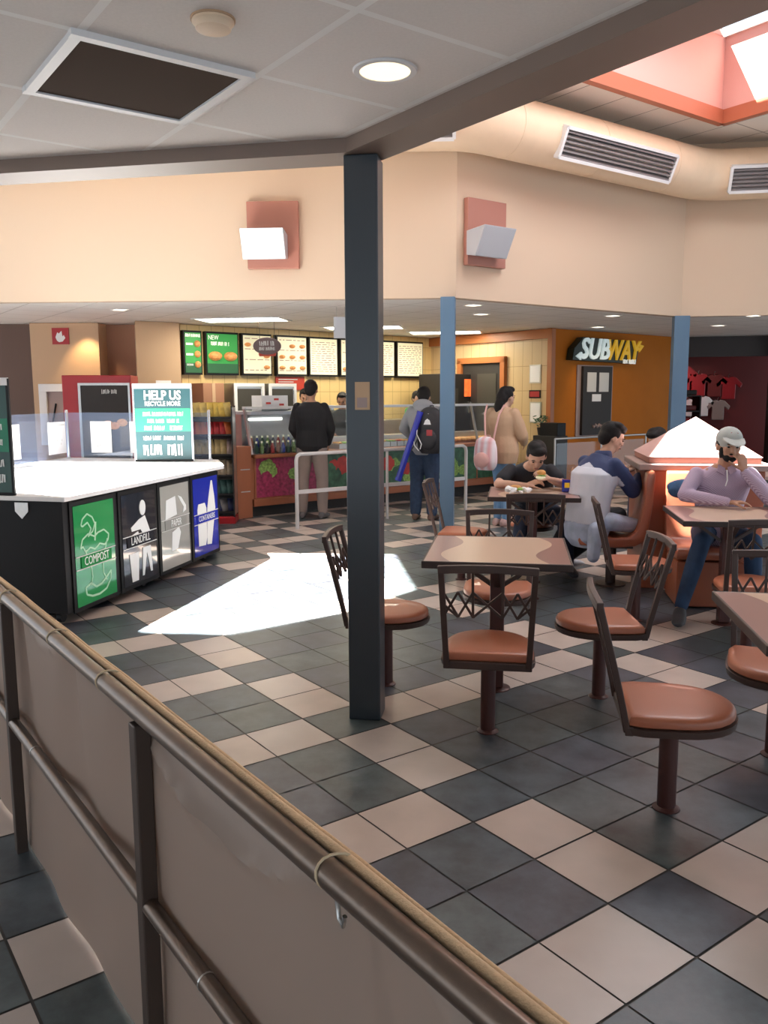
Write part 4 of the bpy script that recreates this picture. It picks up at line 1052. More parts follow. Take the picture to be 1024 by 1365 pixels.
for i, (s, m1, h, lab) in enumerate([(1.75, 'steel', .26, 'steel cup dispenser left of the purple box on the back counter'), (1.95, 'onion', .26, 'purple box on the back counter right of the ovens'), (2.2, 'grayw', .22, 'blue grey box on the back counter right of the purple one'), (2.4, 'chrome', .24, 'slim chrome dispenser on the back counter beyond the person in black')]):
    t = thing('counter_item', lab, 'dispenser' if i % 3 == 0 else 'box', BW0 + bd * s + bn_ * .42 + Z * 1.122, math.atan2(bd.y, bd.x))
    MB().box((0, 0, h / 2), (.05 if i in (0, 3) else .18, .14, h)).build('body', m1, t, bevel=.006); MB().box((0, 0, h + .01), (.06 if i in (0, 3) else .12, .1, .02)).build('lid', 'white', t)
    t.name = 'dispenser' if i % 3 == 0 else 'carton'
t = thing('till_display', 'small lit yellow screen on a stand at the counter beside the person in black', 'screen', cp_(1.12, .34, .952), math.atan2(cd.y, cd.x))
MB().box((0, 0, .12), (.03, .03, .24)).build('stand', 'black', t); MB().box((0, -.02, .27), (.15, .03, .12)).build('housing', 'black', t, bevel=.004); MB().box((0, -.037, .27), (.10, .004, .08)).build('screen', 'suby', t)
# fountain machine
fm = thing('drinks_fountain', 'dark drinks fountain with a glowing orange picture behind the light blue column', 'drinks machine', BW0 + bd * 4.47 + bn_ * .75, math.atan2(bd.y, bd.x))
MB().box((.35, 0, .95), (.95, .6, 1.9)).build('cabinet', 'dark', fm, bevel=.01)
fm_m = mat('lit_flame_picture', (.8, .15, .03), .4, var=.6, scale=14, emit=(1, .16, .04), es=.9)
MB().box((.62, -.305, 1.66), (.42, .012, .30)).build('lit_picture', fm_m, fm)
MB().box((.05, -.305, 1.45), (.40, .012, .40)).build('brew_window', 'oven_in', fm)
for x in (.48, .56, .64, .72, .80): MB().box((x, -.33, 1.32), (.03, .06, .20)).build('tap', 'chrome', fm)
# breads
ordn = ['first', 'second', 'third', 'fourth', 'fifth', 'sixth', 'seventh', 'eighth', 'ninth', 'tenth', 'eleventh', 'twelfth', 'thirteenth', 'fourteenth', 'fifteenth', 'sixteenth']
for i in range(16):
    s = 3.25 + i * .105; c = cp_(s, .30 + .0, .802)
    t = MB().ell((0, 0, .045), (.048, .14, .042), 10); o = t.build('bread_roll', 'bread', None, smooth=True, loc=c, rot=(0, 0, math.atan2(cd.y, cd.x)))
    tag(o, 'golden roll behind the counter glass, %s rightwards from the person with the backpack' % ordn[i], 'bread', 'baked rolls behind the counter glass')
for i in range(12):
    s = 1.5 + i * .13; c = cp_(s, .28, .802)
    mt = ['bread', 'leaf', 'tomato', 'bread', 'pepper_g', 'food'][i % 6]
    t = thing('food_tub', 'steel filling tub behind the counter glass, %s rightwards from the person in black' % ordn[i], 'food tub', c, math.atan2(cd.y, cd.x), 'filling tubs behind the counter glass')
    MB().box((0, 0, .035), (.115, .26, .07)).build('tub', 'steel', t); m = MB()
    rr = random.Random(i)
    for q in range(14): m.ell((rr.uniform(-.04, .04), rr.uniform(-.10, .10), .075), (.022, .03, .02), 6)
    o = m.build('filling', mt, t, smooth=True)
# queue handrail
HR0 = V((-1.01, 9.58, 0)); hd = VV; hr = thing('queue_handrail', 'white tubular queue handrail in front of the sandwich counter', 'handrail', HR0)
m = MB(); m.tube([HR0, HR0 + Z * .80, HR0 + Z * .845 + hd * .012, HR0 + Z * .868 + hd * .05, HR0 + hd * 2.55 + Z * .87, HR0 + hd * 2.60 + Z * .84, HR0 + hd * 2.61 + Z * .8, HR0 + hd * 2.61], .022, 14); m.build('bent_tube', 'white_rail', hr, rel=HR0, smooth=True)
m = MB(); m.bar(HR0 + Z * .43, HR0 + hd * 2.61 + Z * .43, .02, .045); m.build('middle_rail', 'white_rail', hr, rel=HR0)
m = MB(); m.tube([HR0 + hd * 1.3, HR0 + hd * 1.3 + Z * .87], .018, 12); m.build('centre_post', 'white_rail', hr, rel=HR0, smooth=True)

# ------------------------------------------------------------------ chip rack with bags
rx = thing('snack_rack', 'tall wire rack of snack bags between the bins and the sandwich counter', 'display rack', (-2.16, 10.13, 0), R(3))
f = MB()
for x in (-.335, .335):
    for y in (-.14, .16): f.bar((x, y, 0), (x, y + (.0 if y < 0 else .0), 1.42), .016, .016)
f.build('frame', 'black_m', rx)
MB().box((0, .165, .72), (.66, .008, 1.36)).build('back_panel', 'dark', rx)
MB().box((0, 0, .04), (.70, .34, .08)).build('base', 'red', rx, bevel=.006)
for k in range(2): MB().box((-.338 + .676 * k, .01, .75), (.008, .30, 1.3)).build('side_panel', 'steel', rx)
SH = [1.27, 1.06, .82, .57, .34, .12]
for z in SH: 
    m = MB(); m.box((0, .03, z - .012), (.66, .20, .008), rx=R(14)); m.bar((-.33, -.07, z + .012), (.33, -.07, z + .012), .008, .02); m.build('shelf', 'black_m', rx)
bagm = {}
def bagmat(n, c1, c2, s): bagm[n] = stripe_mat(n, c1, c2, s, 'Z'); return bagm[n]
sh = [[mat('yellow_snack_bag', (.62, .42, .07), .3, var=.3, scale=14), mat('tan_snack_bag', (.50, .36, .10), .3, var=.3, scale=14)],
      [mat('red_snack_bag', (.50, .025, .03), .3, var=.4, scale=12), mat('orange_snack_bag', (.60, .12, .02), .3, var=.3, scale=12)],
      [mat('cream_snack_bag', (.58, .44, .20), .35, var=.35, scale=12), mat('pink_grey_snack_bag', (.48, .36, .32), .35, var=.3, scale=12)],
      [mat('pale_snack_bag', (.50, .40, .28), .35, var=.35, scale=14), mat('brown_snack_bag', (.35, .15, .08), .35, var=.3, scale=14)],
      [mat('teal_snack_bag', (.06, .16, .15), .35, var=.4, scale=14), mat('silver_snack_bag', (.35, .38, .38), .35, var=.3, scale=14)],
      [mat('navy_snack_bag', (.05, .07, .20), .35, var=.5, scale=14), mat('grey_snack_bag', (.33, .33, .34), .35, var=.4, scale=14)]]
def bag_mesh():
    m = MB(); nx, nz = 6, 8; vs = []; 
    for s in (-1, 1):
        for i in range(nx + 1):
            for j in range(nz + 1):
                x = i / nx - .5; z = j / nz; puff = (1 - (2 * x) ** 2) ** .6 * (sin(pi * z) ** .55 if 0 < z < 1 else 0) if abs(x) < .5 else 0
                vs.append((x * .092, s * (.026 * puff + .0006), z * .185))
    fs = []; K = (nx + 1) * (nz + 1)
    for s in range(2):
        for i in range(nx):
            for j in range(nz): fs.append(tuple(s * K + q for q in (i * (nz + 1) + j, (i + 1) * (nz + 1) + j, (i + 1) * (nz + 1) + j + 1, i * (nz + 1) + j + 1)))
    return m.add(vs, fs)
names = ['yellow', 'red and orange', 'cream', 'pale brown', 'teal and silver', 'navy and grey']; ords = ['top', 'second', 'third', 'fourth', 'fifth', 'bottom']
nums = ['first', 'second', 'third', 'fourth', 'fifth', 'sixth', 'seventh', 'eighth', 'ninth']
protos = {}
for r, z in enumerate(SH):
    for i in range(9):
        mt = sh[r][1 if random.Random(r * 10 + i).random() < .3 else 0]
        if mt.name not in protos: protos[mt.name] = o = bag_mesh().build('snack_bag', mt, None, smooth=True)
        else: o = protos[mt.name].copy(); COL.objects.link(o)
        lx = -.29 + i * .072
        p = Matrix.Rotation(R(6), 4, 'Z') @ V((lx, .02, z + .012)); o.location = p + V((-2.16, 10.13, 0)); o.rotation_euler = (R(-14), R(random.Random(r * 31 + i).uniform(-9, 9)), R(6 + 24))
        tag(o, 'puffed %s snack bag, %s from the left on the rack\'s %s shelf' % (names[r], nums[i], ords[r]), 'snack bag', 'snack bags on the rack, %s shelf' % ords[r])

# ------------------------------------------------------------------ lit sign and poster case on the orange wall
sg_ = thing('shop_sign', 'dark lit sandwich shop sign projecting from the orange wall', 'sign', RW1 + od * .62 + on * .02 + Z * 2.06)
bxp = [(-.26, .02), (1.30, .0), (1.36, .10), (1.62, .30), (1.42, .36), (-.05, .40), (-.22, .26)]
bxp = [(-.28, .03), (1.45, .0), (1.52, .30), (1.30, .38), (-.02, .40), (-.24, .22)]
MB().slab(on * .0, od, Z, bxp, .14).build('sign_box', 'sub_bg', sg_, bevel=.008)
t1_ = text_mb('SUB', .47, od, Z, od * .26 + Z * .20 + on * .141, th=.03, shear=.24, bold=.008, sx=.94); t1_.build('white_letters', 'subw', sg_)
t1_ = text_mb('WAY', .47, od, Z, od * 1.02 + Z * .20 + on * .141, th=.03, shear=.24, bold=.008, sx=.84); t1_.build('yellow_letters', 'suby', sg_)
m = MB(); o = on * .142
m.slab(o, od, Z, [(1.38, .24), (1.50, .27), (1.50, .33), (1.62, .31), (1.50, .20), (1.49, .24), (1.39, .20)], .03); m.build('right_arrow', 'suby', sg_)
blurred_text(.36, .08, od, Z, od * 1.2 + Z * .03 + on * .173, 12).build('soft_lettering', 'menu_w', sg_)
m = MB(); m.slab(o, od, Z, [(.02, .14), (-.10, .12), (-.10, .16), (-.22, .09), (-.10, .03), (-.10, .07), (.04, .09)], .03); m.build('left_arrow', 'subw', sg_)
pc_ = thing('poster_case', 'tall black poster case with pinned white sheets under the lit sign', 'notice board', RW1 + od * .74 + on * .004 + Z * .86)
MB().slab(V((0, 0, 0)), od, Z, [(-.10, -.02), (.86, -.02), (.86, 1.16), (-.10, 1.16)], .02).build('surround', 'ledge', pc_)
MB().slab(on * .02, od, Z, [(0, 0), (.78, 0), (.78, 1.14), (0, 1.14)], .05).build('case', 'dark', pc_, bevel=.006)
for i, (x, z, w_, h) in enumerate([(.10, .72, .24, .32), (.42, .72, .26, .32), (.24, .56, .24, .12)]):
    t = MB().slab(V((0, 0, 0)), od, Z, [(0, 0), (w_, 0), (w_, h), (0, h)], .003).build('pinned_sheet', 'ink_grey' if i < 2 else 'paper', pc_, loc=od * x + on * .071 + Z * z)
m = MB()
for x in range(5): m.ell(od * (.3 + x * .05) + on * .072 + Z * (.14 + .02 * (x % 2)), (.03, .03, .03), 8)
m.build('flower_picture', 'ledge', pc_)
# low rail with glass near the orange wall
gr0 = V((2.25, 10.95, 0)); t = thing('glass_guard_rail', 'low glass guard rail with thin posts in front of the orange wall', 'railing', gr0)
gd = (V((4.05, 12.30, 0)) - gr0).normalized()
MB().tube([gr0 + Z * .96, gr0 + gd * 2.2 + Z * .96], .014, 10).build('top_rail', 'steel', t, rel=gr0, smooth=True)
for s in (0, .95, 1.95): MB().tube([gr0 + gd * s, gr0 + gd * s + Z * .96], .013, 10).build('post', 'steel', t, rel=gr0, smooth=True)
for s in (0, .975): MB().slab(gr0 + gd * (s + .03) + Z * .1, gd, Z, [(0, 0), (.9, 0), (.9, .8), (0, .8)], .008).build('glass_pane', 'glass2', t, rel=gr0)
# dark service shelf beside the notices
t = thing('service_stand', 'dark stand with a potted plant beside the yellow tile wall', 'stand', (2.62, 13.12, 0), math.atan2(rd.y, rd.x))
MB().box((0, -.0, .45), (.45, .3, .9)).build('stand_body', 'dark', t, bevel=.006); MB().box((.05, 0, 1.0), (.35, .2, .2)).build('tray', 'black', t, bevel=.004)
t = thing('potted_plant', 'small dark green plant on the stand behind the woman in tan', 'plant', (2.50, 13.25, .902))
MB().lathe([(.05, 0), (.07, .12), (.062, .12), (.05, .1)], n=14).build('pot', 'dark', t, smooth=True); m = MB(); rr = random.Random(2)
for q in range(40):
    a = rr.uniform(0, 2 * pi); r = rr.uniform(.02, .11); z = .13 + rr.uniform(0, .18); m.ell((r * cos(a), r * sin(a), z), (.035, .018, .008), 6, rot=Matrix.Rotation(a, 3, 'Z') @ Matrix.Rotation(rr.uniform(-.8, .3), 3, 'Y'))
m.build('foliage', 'pepper_g', t)

# ------------------------------------------------------------------ red clothing shop
m = MB(); m.prism([(5.3, 17.6), (9.9, 17.6), (9.9, 17.72), (5.3, 17.72)], 0, LOWZ); struct(m, 'wall_clothing_shop', 'red_wall')
m = MB(); m.prism([(5.3, 15.6), (5.42, 15.7), (5.42, 17.6), (5.3, 17.6)], 0, LOWZ); struct(m, 'wall_clothing_side', 'black_wall')
m = MB(); m.prism([(5.45, 15.75), (9.9, 14.85), (9.9, 14.97), (5.45, 15.87)], 2.22, LOWZ); struct(m, 'wall_clothing_fascia', 'black_wall')
m = MB(); m.prism([(7.0, 15.15), (9.9, 14.62), (9.9, 14.8), (7.0, 15.33)], 0, LOWZ); struct(m, 'wall_charcoal_pier', 'black_wall')
shirts = [(5.72, 1.75, 'ink_grey', .7), (6.0, 1.35, 'red_wall', 1), (6.18, 1.85, 'red', 1), (6.3, 1.25, 'paper', .7), (6.52, 1.72, 'red', .9), (6.62, 1.28, 'paper', .8), (6.85, 1.7, 'red_wall', .9), (6.95, 1.2, 'ledge', .8), (7.15, 1.65, 'red', .9), (5.85, .85, 'paper', .8), (6.4, .8, 'red', .9)]
pos = ['upper left', 'left of centre', 'upper centre', 'centre, white', 'upper right of centre', 'right of centre, white', 'upper right', 'lower right', 'far right', 'lowest left, white', 'lowest centre']
for i, (x, z, mt, s) in enumerate(shirts):
    t = thing('hanging_shirt', '%s shirt hanging in the dark red clothing shop, %s' % ({'paper': 'white', 'ink_grey': 'grey', 'ledge': 'mauve'}.get(mt, 'red'), pos[i]), 'shirt', (x, 17.45, z), 0, 'shirts hanging in the clothing shop')
    c = [(-.16, -.25), (.16, -.25), (.16, .10), (.27, .0), (.32, .10), (.17, .24), (.07, .27), (0, .24), (-.07, .27), (-.17, .24), (-.32, .10), (-.27, .0), (-.16, .10)]
    MB().slab(V((0, 0, 0)), (1, 0, 0), Z, [(a * s, b * s) for a, b in c], .05).build('shirt_body', mt, t, bevel=.015)
    MB().tube([(0, .0, .25 * s), (0, .0, .30 * s), (.02, 0, .33 * s)], .005, 6).build('hanger_hook', 'steel', t)
t = thing('display_shelf', 'dark shelving of folded clothes inside the red clothing shop', 'shelf', (5.85, 16.6, 0))
MB().box((0, 0, .02), (.7, .4, .04)).build('base', 'black_m', t)
for x in (-.35, .35): MB().box((x, 0, .75), (.03, .4, 1.5)).build('side', 'black_m', t)
for k in range(5): MB().box((0, 0, .3 + k * .3), (.68, .4, .025)).build('shelf_board', 'dark', t)
for k in range(5):
    for j in range(2):
        o = MB().box((0, 0, .05), (.26, .3, .10)).build('folded_clothes', ['red_wall', 'dark', 'ledge', 'ink_d'][(k + j) % 4], None, bevel=.02, loc=(5.70 + j * .31, 16.58, .315 + k * .3)); tag(o, 'folded clothes pile on the clothing shop shelving, tier %s from the floor, %s side' % (['one', 'two', 'three', 'four', 'five'][k], 'left' if j == 0 else 'right'), 'clothes', 'folded clothes on the shop shelving')
t = thing('dark_bench_table', 'pale grey edged table at the right edge beyond the person in the cap', 'table', (3.75, 7.6, 0), D1)
MB().box((0, 0, .80), (1.0, .7, .03)).build('tabletop', 'ledge', t, bevel=.004); MB().box((0, 0, .40), (.09, .09, .78)).build('pedestal', 'maroon', t); MB().box((0, 0, .01), (.3, .3, .02)).build('base_plate', 'maroon', t)

# ------------------------------------------------------------------ small things on the far table
c = V((1.06, 6.62, .751))
t = thing('food_wrapper', 'crumpled white paper wrapper with food on the left of the far table', 'food', c)
m = MB(); rr = random.Random(5)
for q in range(26):
    a = rr.uniform(0, 2 * pi); r = rr.uniform(.0, .10); m.ell((r * cos(a), r * .7 * sin(a), .022 + rr.uniform(0, .03)), (rr.uniform(.02, .045), rr.uniform(.015, .035), rr.uniform(.008, .02)), 6, rot=Matrix.Rotation(rr.uniform(0, 3), 3, 'Z') @ Matrix.Rotation(rr.uniform(-.9, .9), 3, 'X'))
m.build('paper', 'paper', t); MB().ell((-.01, -.02, .052), (.05, .03, .025), 10).build('sandwich_piece', 'bread', t, smooth=True); MB().ell((.02, -.03, .045), (.03, .03, .015), 8).build('lettuce', 'leaf', t, smooth=True)
t = thing('condiment_caddy', 'small blue and black condiment caddy at the right end of the far table', 'caddy', (1.53, 6.78, .751), D1)
MB().box((-.03, 0, .05), (.08, .08, .10)).build('blue_carton', 'blue_p', t, bevel=.004); MB().box((.05, 0, .055), (.06, .08, .11)).build('black_holder', 'black', t, bevel=.004)
MB().lathe([(.022, .11), (.024, .16), (.012, .19), (.006, .2)], c=(.02, .03, 0), n=12).build('shaker', 'terra', t, smooth=True); MB().box((-.03, -.041, .055), (.04, .003, .04)).build('yellow_label', 'suby', t)
t = thing('blue_denim_jacket', 'blue denim bundle on the booth seat back beside the person in the cap', 'jacket', (2.33, 6.36, .78), D1)
jr = (2.30, 6.215, .78)
m = MB(); rj = Matrix.Rotation(D1, 3, 'Z')
m.ell((0, 0, .065), (.17, .05, .065), 16, rot=rj); m.ell(rj @ V((-.07, -.01, .04)), (.09, .055, .06), 12, rot=rj); m.ell(rj @ V((.08, .01, .08)), (.09, .05, .05), 12, rot=rj)
t.location = (jr[0], jr[1], jr[2]); m.build('denim_bundle', mat('blue_denim', (.035, .10, .22), .8, var=.2, scale=30), t, voxel=.008, smo=3)

# ------------------------------------------------------------------ people
SKIN = {'tan': mat('tan_skin', (.42, .22, .14), .5, var=.05, scale=20), 'light': mat('light_skin', (.52, .31, .22), .5, var=.05, scale=20), 'brown': mat('brown_skin', (.30, .15, .09), .5, var=.05, scale=20)}
HAIR = mat('black_hair', (.010, .008, .008), .6, spec=.2, bump=.3, bscale=120)
EYE = mat('dark_eye', (.02, .015, .012), .2); LIP = mat('lip', (.34, .12, .10), .5); SHOE = mat('shoe_sole_white', (.6, .62, .66), .5)
def rotz(v, a): return Matrix.Rotation(a, 3, 'Z') @ V(v)
def hand(mb, w, d, pn, s=1.0, curl=.5, spread=.12, thumb=1):
    """palm from wrist w along d, palm normal pn; four fingers of three segments and a thumb leaving the palm's side"""
    d = V(d).normalized(); pn = (V(pn) - d * V(pn).dot(d)).normalized(); sd = d.cross(pn).normalized()
    w = V(w)
    for k in (-1, -.33, .33, 1): mb.cap(w + sd * .012 * k * s + d * .01, w + d * .085 * s + sd * .030 * k * s, .016 * s, .0125 * s, 8)
    for k, L in zip((-1, -.33, .33, 1), ((.066, .075, .072, .058) if thumb < 0 else (.058, .072, .075, .066))):
        p = w + d * .088 * s + sd * .031 * k * s; dr = (d + sd * spread * k).normalized(); a = curl * .5
        for q, f in enumerate((.42, .32, .26)):
            dd = (dr * cos(a) + pn * sin(a)).normalized(); e = p + dd * L * f * s; mb.cap(p, e, (.0092 - .0008 * q) * s, (.0086 - .001 * q) * s, 8); p = e; a += curl * .75
    b = w + d * .03 * s + sd * thumb * .028 * s; p = b; dr = (d * .65 + sd * thumb * .75 + pn * .3).normalized()
    for q, f in enumerate((.038, .032, .026)):
        e = p + dr * f * s; mb.cap(p, e, (.012 - .0012 * q) * s, (.0108 - .0012 * q) * s, 8); p = e; dr = (dr + d * .28 + pn * .15).normalized()
def head(mb, c, face, upv, s=1.0):
    f = V(face).normalized(); u = (V(upv) - f * V(upv).dot(f)).normalized(); r = f.cross(u)
    R3 = Matrix((r, f, u)).transposed()
    def e(x, y, z, rx, ry, rz): mb.ell(V(c) + R3 @ V((x * s, y * s, z * s)), (rx * s, ry * s, rz * s), 16, rot=R3)
    e(0, -.008, .025, .076, .094, .088); e(0, .018, -.035, .062, .070, .072); e(0, .045, -.085, .034, .034, .026); e(0, .035, -.055, .048, .045, .045)
    e(0, .088, -.012, .013, .020, .024); e(0, .094, -.030, .016, .016, .010); e(0, .076, .018, .048, .018, .012)
    e(0, .080, -.062, .024, .014, .012)
    for k in (-1, 1): e(k * .077, -.002, -.012, .010, .020, .030); e(k * .035, .062, -.022, .022, .022, .018)
    return R3
def limb(mb, pts, rs, n=14):
    for i in range(len(pts) - 1): mb.cap(pts[i], pts[i + 1], rs[i], rs[i + 1], n)
def torso(mb, pel, che, nek, latp, lats, k=0.0, w=1.0, low=.0, fem=False, dep=1.0):
    """loft along pelvis -> chest -> neck, k = clothing allowance"""
    pel, che, nek = V(pel), V(che), V(nek); latp = V(latp).normalized(); lats = V(lats).normalized()
    def ring(c, lat, ax, a, b):
        ax = ax.normalized(); l2 = (lat - ax * lat.dot(ax)).normalized(); dp = ax.cross(l2).normalized()
        return (c, l2 * (a * w + k), dp * (b * dep + k))
    a1 = (che - pel); a2 = (nek - che)
    hw = .165 if not fem else .17; ww = .135 if not fem else .115; cw = .165 if not fem else .145; sw = .185 if not fem else .155
    rings = [ring(pel - a1.normalized() * (.10 + low), latp, a1, hw * .82, .10), ring(pel - a1.normalized() * .03, latp, a1, hw, .118), ring(pel + a1 * .22, latp, a1, hw * .95, .112),
             ring(pel + a1 * .52, (latp + lats), a1, ww + .012, .098), ring(pel + a1 * .8, lats, a1, cw * .97, .108), ring(che, lats, a1 + a2, cw + .01, .115),
             ring(che + a2 * .40, lats, a2, sw, .105), ring(che + a2 * .68, lats, a2, sw * .90, .080), ring(che + a2 * .88, lats, a2, sw * .52, .062), ring(nek, lats, a2, .062, .056)]
    mb.loft(rings, 24)
def person(name, lab, base, J, skin, top, bottom, hair='short', sleeve=1.0, fem=False, k_top=.014, k_bot=.014, w=1.0, long_legs=True, shoe=None, hairm=None, voxb=.0075, hs=1.0, hands=True, brow=True, dep=1.0, low=.0, collar=None, topm=None, mfun=None, capped=False):
    t = thing(name, lab, 'person', base)
    B = V(base); S = SKIN[skin]
    mb = MB()
    torso(mb, J['pel'], J['che'], J['nek'], J['latp'], J['lats'], 0, w, fem=fem, dep=dep)
    mb.cap(V(J['nek']) - V((0, 0, .02)), V(J['head']) - V(J.get('up', (0, 0, 1))) * .05, .056, .050)
    R3 = head(mb, J['head'], J['face'], J.get('up', (0, 0, 1)), hs)
    for s in 'LR':
        sh, el, wr = V(J['sh' + s]), V(J['el' + s]), V(J['wr' + s])
        limb(mb, [sh, sh * .5 + el * .5, el], [.050, .043, .036]); limb(mb, [el, el * .62 + wr * .38, wr], [.036, .036, .023])
        if hands:
            dd = V(J.get('hd' + s, (wr - el))); pn = V(J.get('hn' + s, (0, 0, -1)))
            hand(mb, wr, dd, pn, 1.0, J.get('hc' + s, .6), thumb=J.get('th' + s, 1))
        hp, kn, an = V(J['hp' + s]), V(J['kn' + s]), V(J['an' + s])
        limb(mb, [hp, hp * .5 + kn * .5, kn], [.085, .070, .053]); limb(mb, [kn, kn * .7 + an * .3, an], [.052, .053, .034])
        td = V(J['td' + s]).normalized(); mb.cap(an - V((0, 0, .035)) - td * .02, an - V((0, 0, .045)) + td * .14, .032, .024)
    mb.build('body', S, t, voxel=voxb, smo=2, rel=B)
    # top garment
    g_ = MB(); torso(g_, V(J['pel']), J['che'], V(J['nek']) - (V(J['nek']) - V(J['che'])) * .04, J['latp'], J['lats'], k_top, w, low=low, fem=fem, dep=dep)
    for s in 'LR':
        sh, el, wr = V(J['sh' + s]), V(J['el' + s]), V(J['wr' + s])
        limb(g_, [sh, sh * .5 + el * .5 if sleeve > .5 else sh + (el - sh) * .62], [.050 + k_top * .4, .046 + k_top * .8])
        if sleeve > .5: limb(g_, [sh * .5 + el * .5, el, el + (wr - el) * (.5 if sleeve < .9 else .4), el + (wr - el) * (.55 if sleeve < .9 else .96)], [.046 + k_top * .8, .040 + k_top * .8, .038 + k_top * .7, .028 + k_top * .6])
    gm = g_.build('top_garment', [top, topm] if topm else top, t, voxel=.009, smo=4, rel=B, mfun=mfun)
    b_ = MB(); a1 = (V(J['che']) - V(J['pel']))
    pel = V(J['pel']); lp = V(J['latp']).normalized(); dp = a1.normalized().cross(lp)
    b_.loft([(pel - a1.normalized() * .12, lp * .14 * w, dp * .10), (pel - a1.normalized() * .03, lp * (.172 * w + k_bot * .3), dp * .128 * dep), (pel + a1.normalized() * .06, lp * (.165 * w), dp * .122 * dep)], 20)
    for s in 'LR':
        hp, kn, an = V(J['hp' + s]), V(J['kn' + s]), V(J['an' + s])
        limb(b_, [hp, hp * .5 + kn * .5, kn, kn * .6 + an * .4, an + (kn - an) * .06], [.088 + k_bot, .074 + k_bot, .056 + k_bot, .054 + k_bot, .040 + k_bot])
    b_.build('trousers', bottom, t, voxel=.009, smo=4, rel=B)
    for s in 'LR':
        an = V(J['an' + s]); td = V(J['td' + s]).normalized(); sh_ = MB(); td_h = td
        lat = td.cross(V((0, 0, 1))).normalized(); upn = lat.cross(td).normalized()
        o = an - upn * .078
        sh_.loft([(o - td * .075 + upn * .03, upn * .028, lat * .030), (o - td * .05 + upn * .045, upn * .046, lat * .040), (o + td * .02 + upn * .050, upn * .052, lat * .044), (o + td * .09 + upn * .035, upn * .036, lat * .048), (o + td * .16 + upn * .025, upn * .026, lat * .045), (o + td * .20 + upn * .018, upn * .016, lat * .028)], 16)
        sh_.build('shoe', shoe or 'black', t, voxel=.007, smo=2, rel=B)
    # hair
    c = V(J['head']); h_ = MB()
    def e(x, y, z, rx, ry, rz): h_.ell(c + R3 @ V((x * hs, y * hs, z * hs)), (rx * hs, ry * hs, rz * hs), 18, rot=R3)
    if hair:
        if hair != 'capped': e(0, -.026, .045, .084, .092, .082); e(0, .045, .092, .060, .045, .028)
        e(0, -.055, .0, .076, .060, .085 if hair != 'capped' else .06)
        for k in (-1, 1): e(k * .068, -.01, .03, .018, .045, .045)
        if hair == 'short_full': e(0, .035, .078, .072, .050, .042); e(.02, .0, .098, .06, .06, .035)
        if hair == 'long':
            e(0, -.085, -.02, .075, .055, .10); e(0, -.105, -.11, .070, .05, .10); e(.0, -.11, -.20, .055, .04, .09); e(0, -.10, -.28, .035, .028, .06); e(0, .03, .09, .07, .06, .04)
        h_.build('hair', hairm or HAIR, t, voxel=.007, smo=2, rel=B)
    for k in (-1, 1):
        MB().ell(c + R3 @ V((k * .031 * hs, .083 * hs, .0)), (.010, .006, .006), 8, rot=R3).build('eye', EYE, t, smooth=True, rel=B)
        MB().ell(c + R3 @ V((k * .032 * hs, .087 * hs, .022 * hs)), (.018, .006, .004), 8, rot=R3).build('eyebrow', hairm or HAIR, t, smooth=True, rel=B)
    MB().ell(c + R3 @ V((0, .094 * hs, -.060 * hs)), (.022, .006, .006), 10, rot=R3).build('lips', LIP, t, smooth=True, rel=B)
    return t, R3
def standing(x, y, rz, h=1.68, legsp=.09, armf=None):
    """neutral standing joints, local +y forward"""
    k = h / 1.72
    L = dict(pel=(0, 0, .95), che=(0, -.01, 1.27), nek=(0, -.02, 1.47), head=(0, .01, 1.61), face=(0, 1, -.05), latp=(1, 0, 0), lats=(1, 0, 0))
    for s, q in (('L', -1), ('R', 1)):
        L['sh' + s] = (q * .168, -.02, 1.395); L['el' + s] = (q * .235, -.01, 1.12); L['wr' + s] = (q * .215, .10, .88); L['hd' + s] = (0, .2, -1); L['hn' + s] = (-q, 0, 0); L['th' + s] = -q
        L['hp' + s] = (q * .085, 0, .90); L['kn' + s] = (q * (legsp + .005), .015, .50); L['an' + s] = (q * (legsp + .01), -.02, .085); L['td' + s] = (q * .15, 1, 0)
    if armf: L.update(armf)
    dirs = ('face', 'latp', 'lats', 'hdL', 'hdR', 'hnL', 'hnR', 'tdL', 'tdR', 'up')
    out = {}
    for q, v in L.items():
        if isinstance(v, (int, float)): out[q] = v; continue
        vv = V(v) * (1 if q in dirs else k); vv = rotz(vv, rz)
        out[q] = vv if q in dirs else vv + V((x, y, 0))
    return out
# man in black sweater, seen from behind, ordering
blk = mat('black_knit', (.010, .010, .012), .85, bump=.2, bscale=150); khaki = mat('grey_khaki_cotton', (.27, .215, .19), .85, var=.06, scale=6)
J = standing(-.90, 10.42, R(-8), 1.72, .12, dict(elL=(-.24, .02, 1.13), elR=(.24, .02, 1.13), wrL=(-.17, .17, .94), wrR=(.17, .17, .94), hdL=(.1, .6, -.8), hdR=(-.1, .6, -.8), face=(.0, 1, -.1)))
person('person', 'person seen from behind in a black sweater and grey khaki trousers at the counter', (-.90, 10.42, 0), J, 'tan', blk, khaki, 'short', 1.0, k_top=.028, k_bot=.022, w=1.08, shoe=mat('grey_shoe', (.12, .11, .11), .6), voxb=.009)
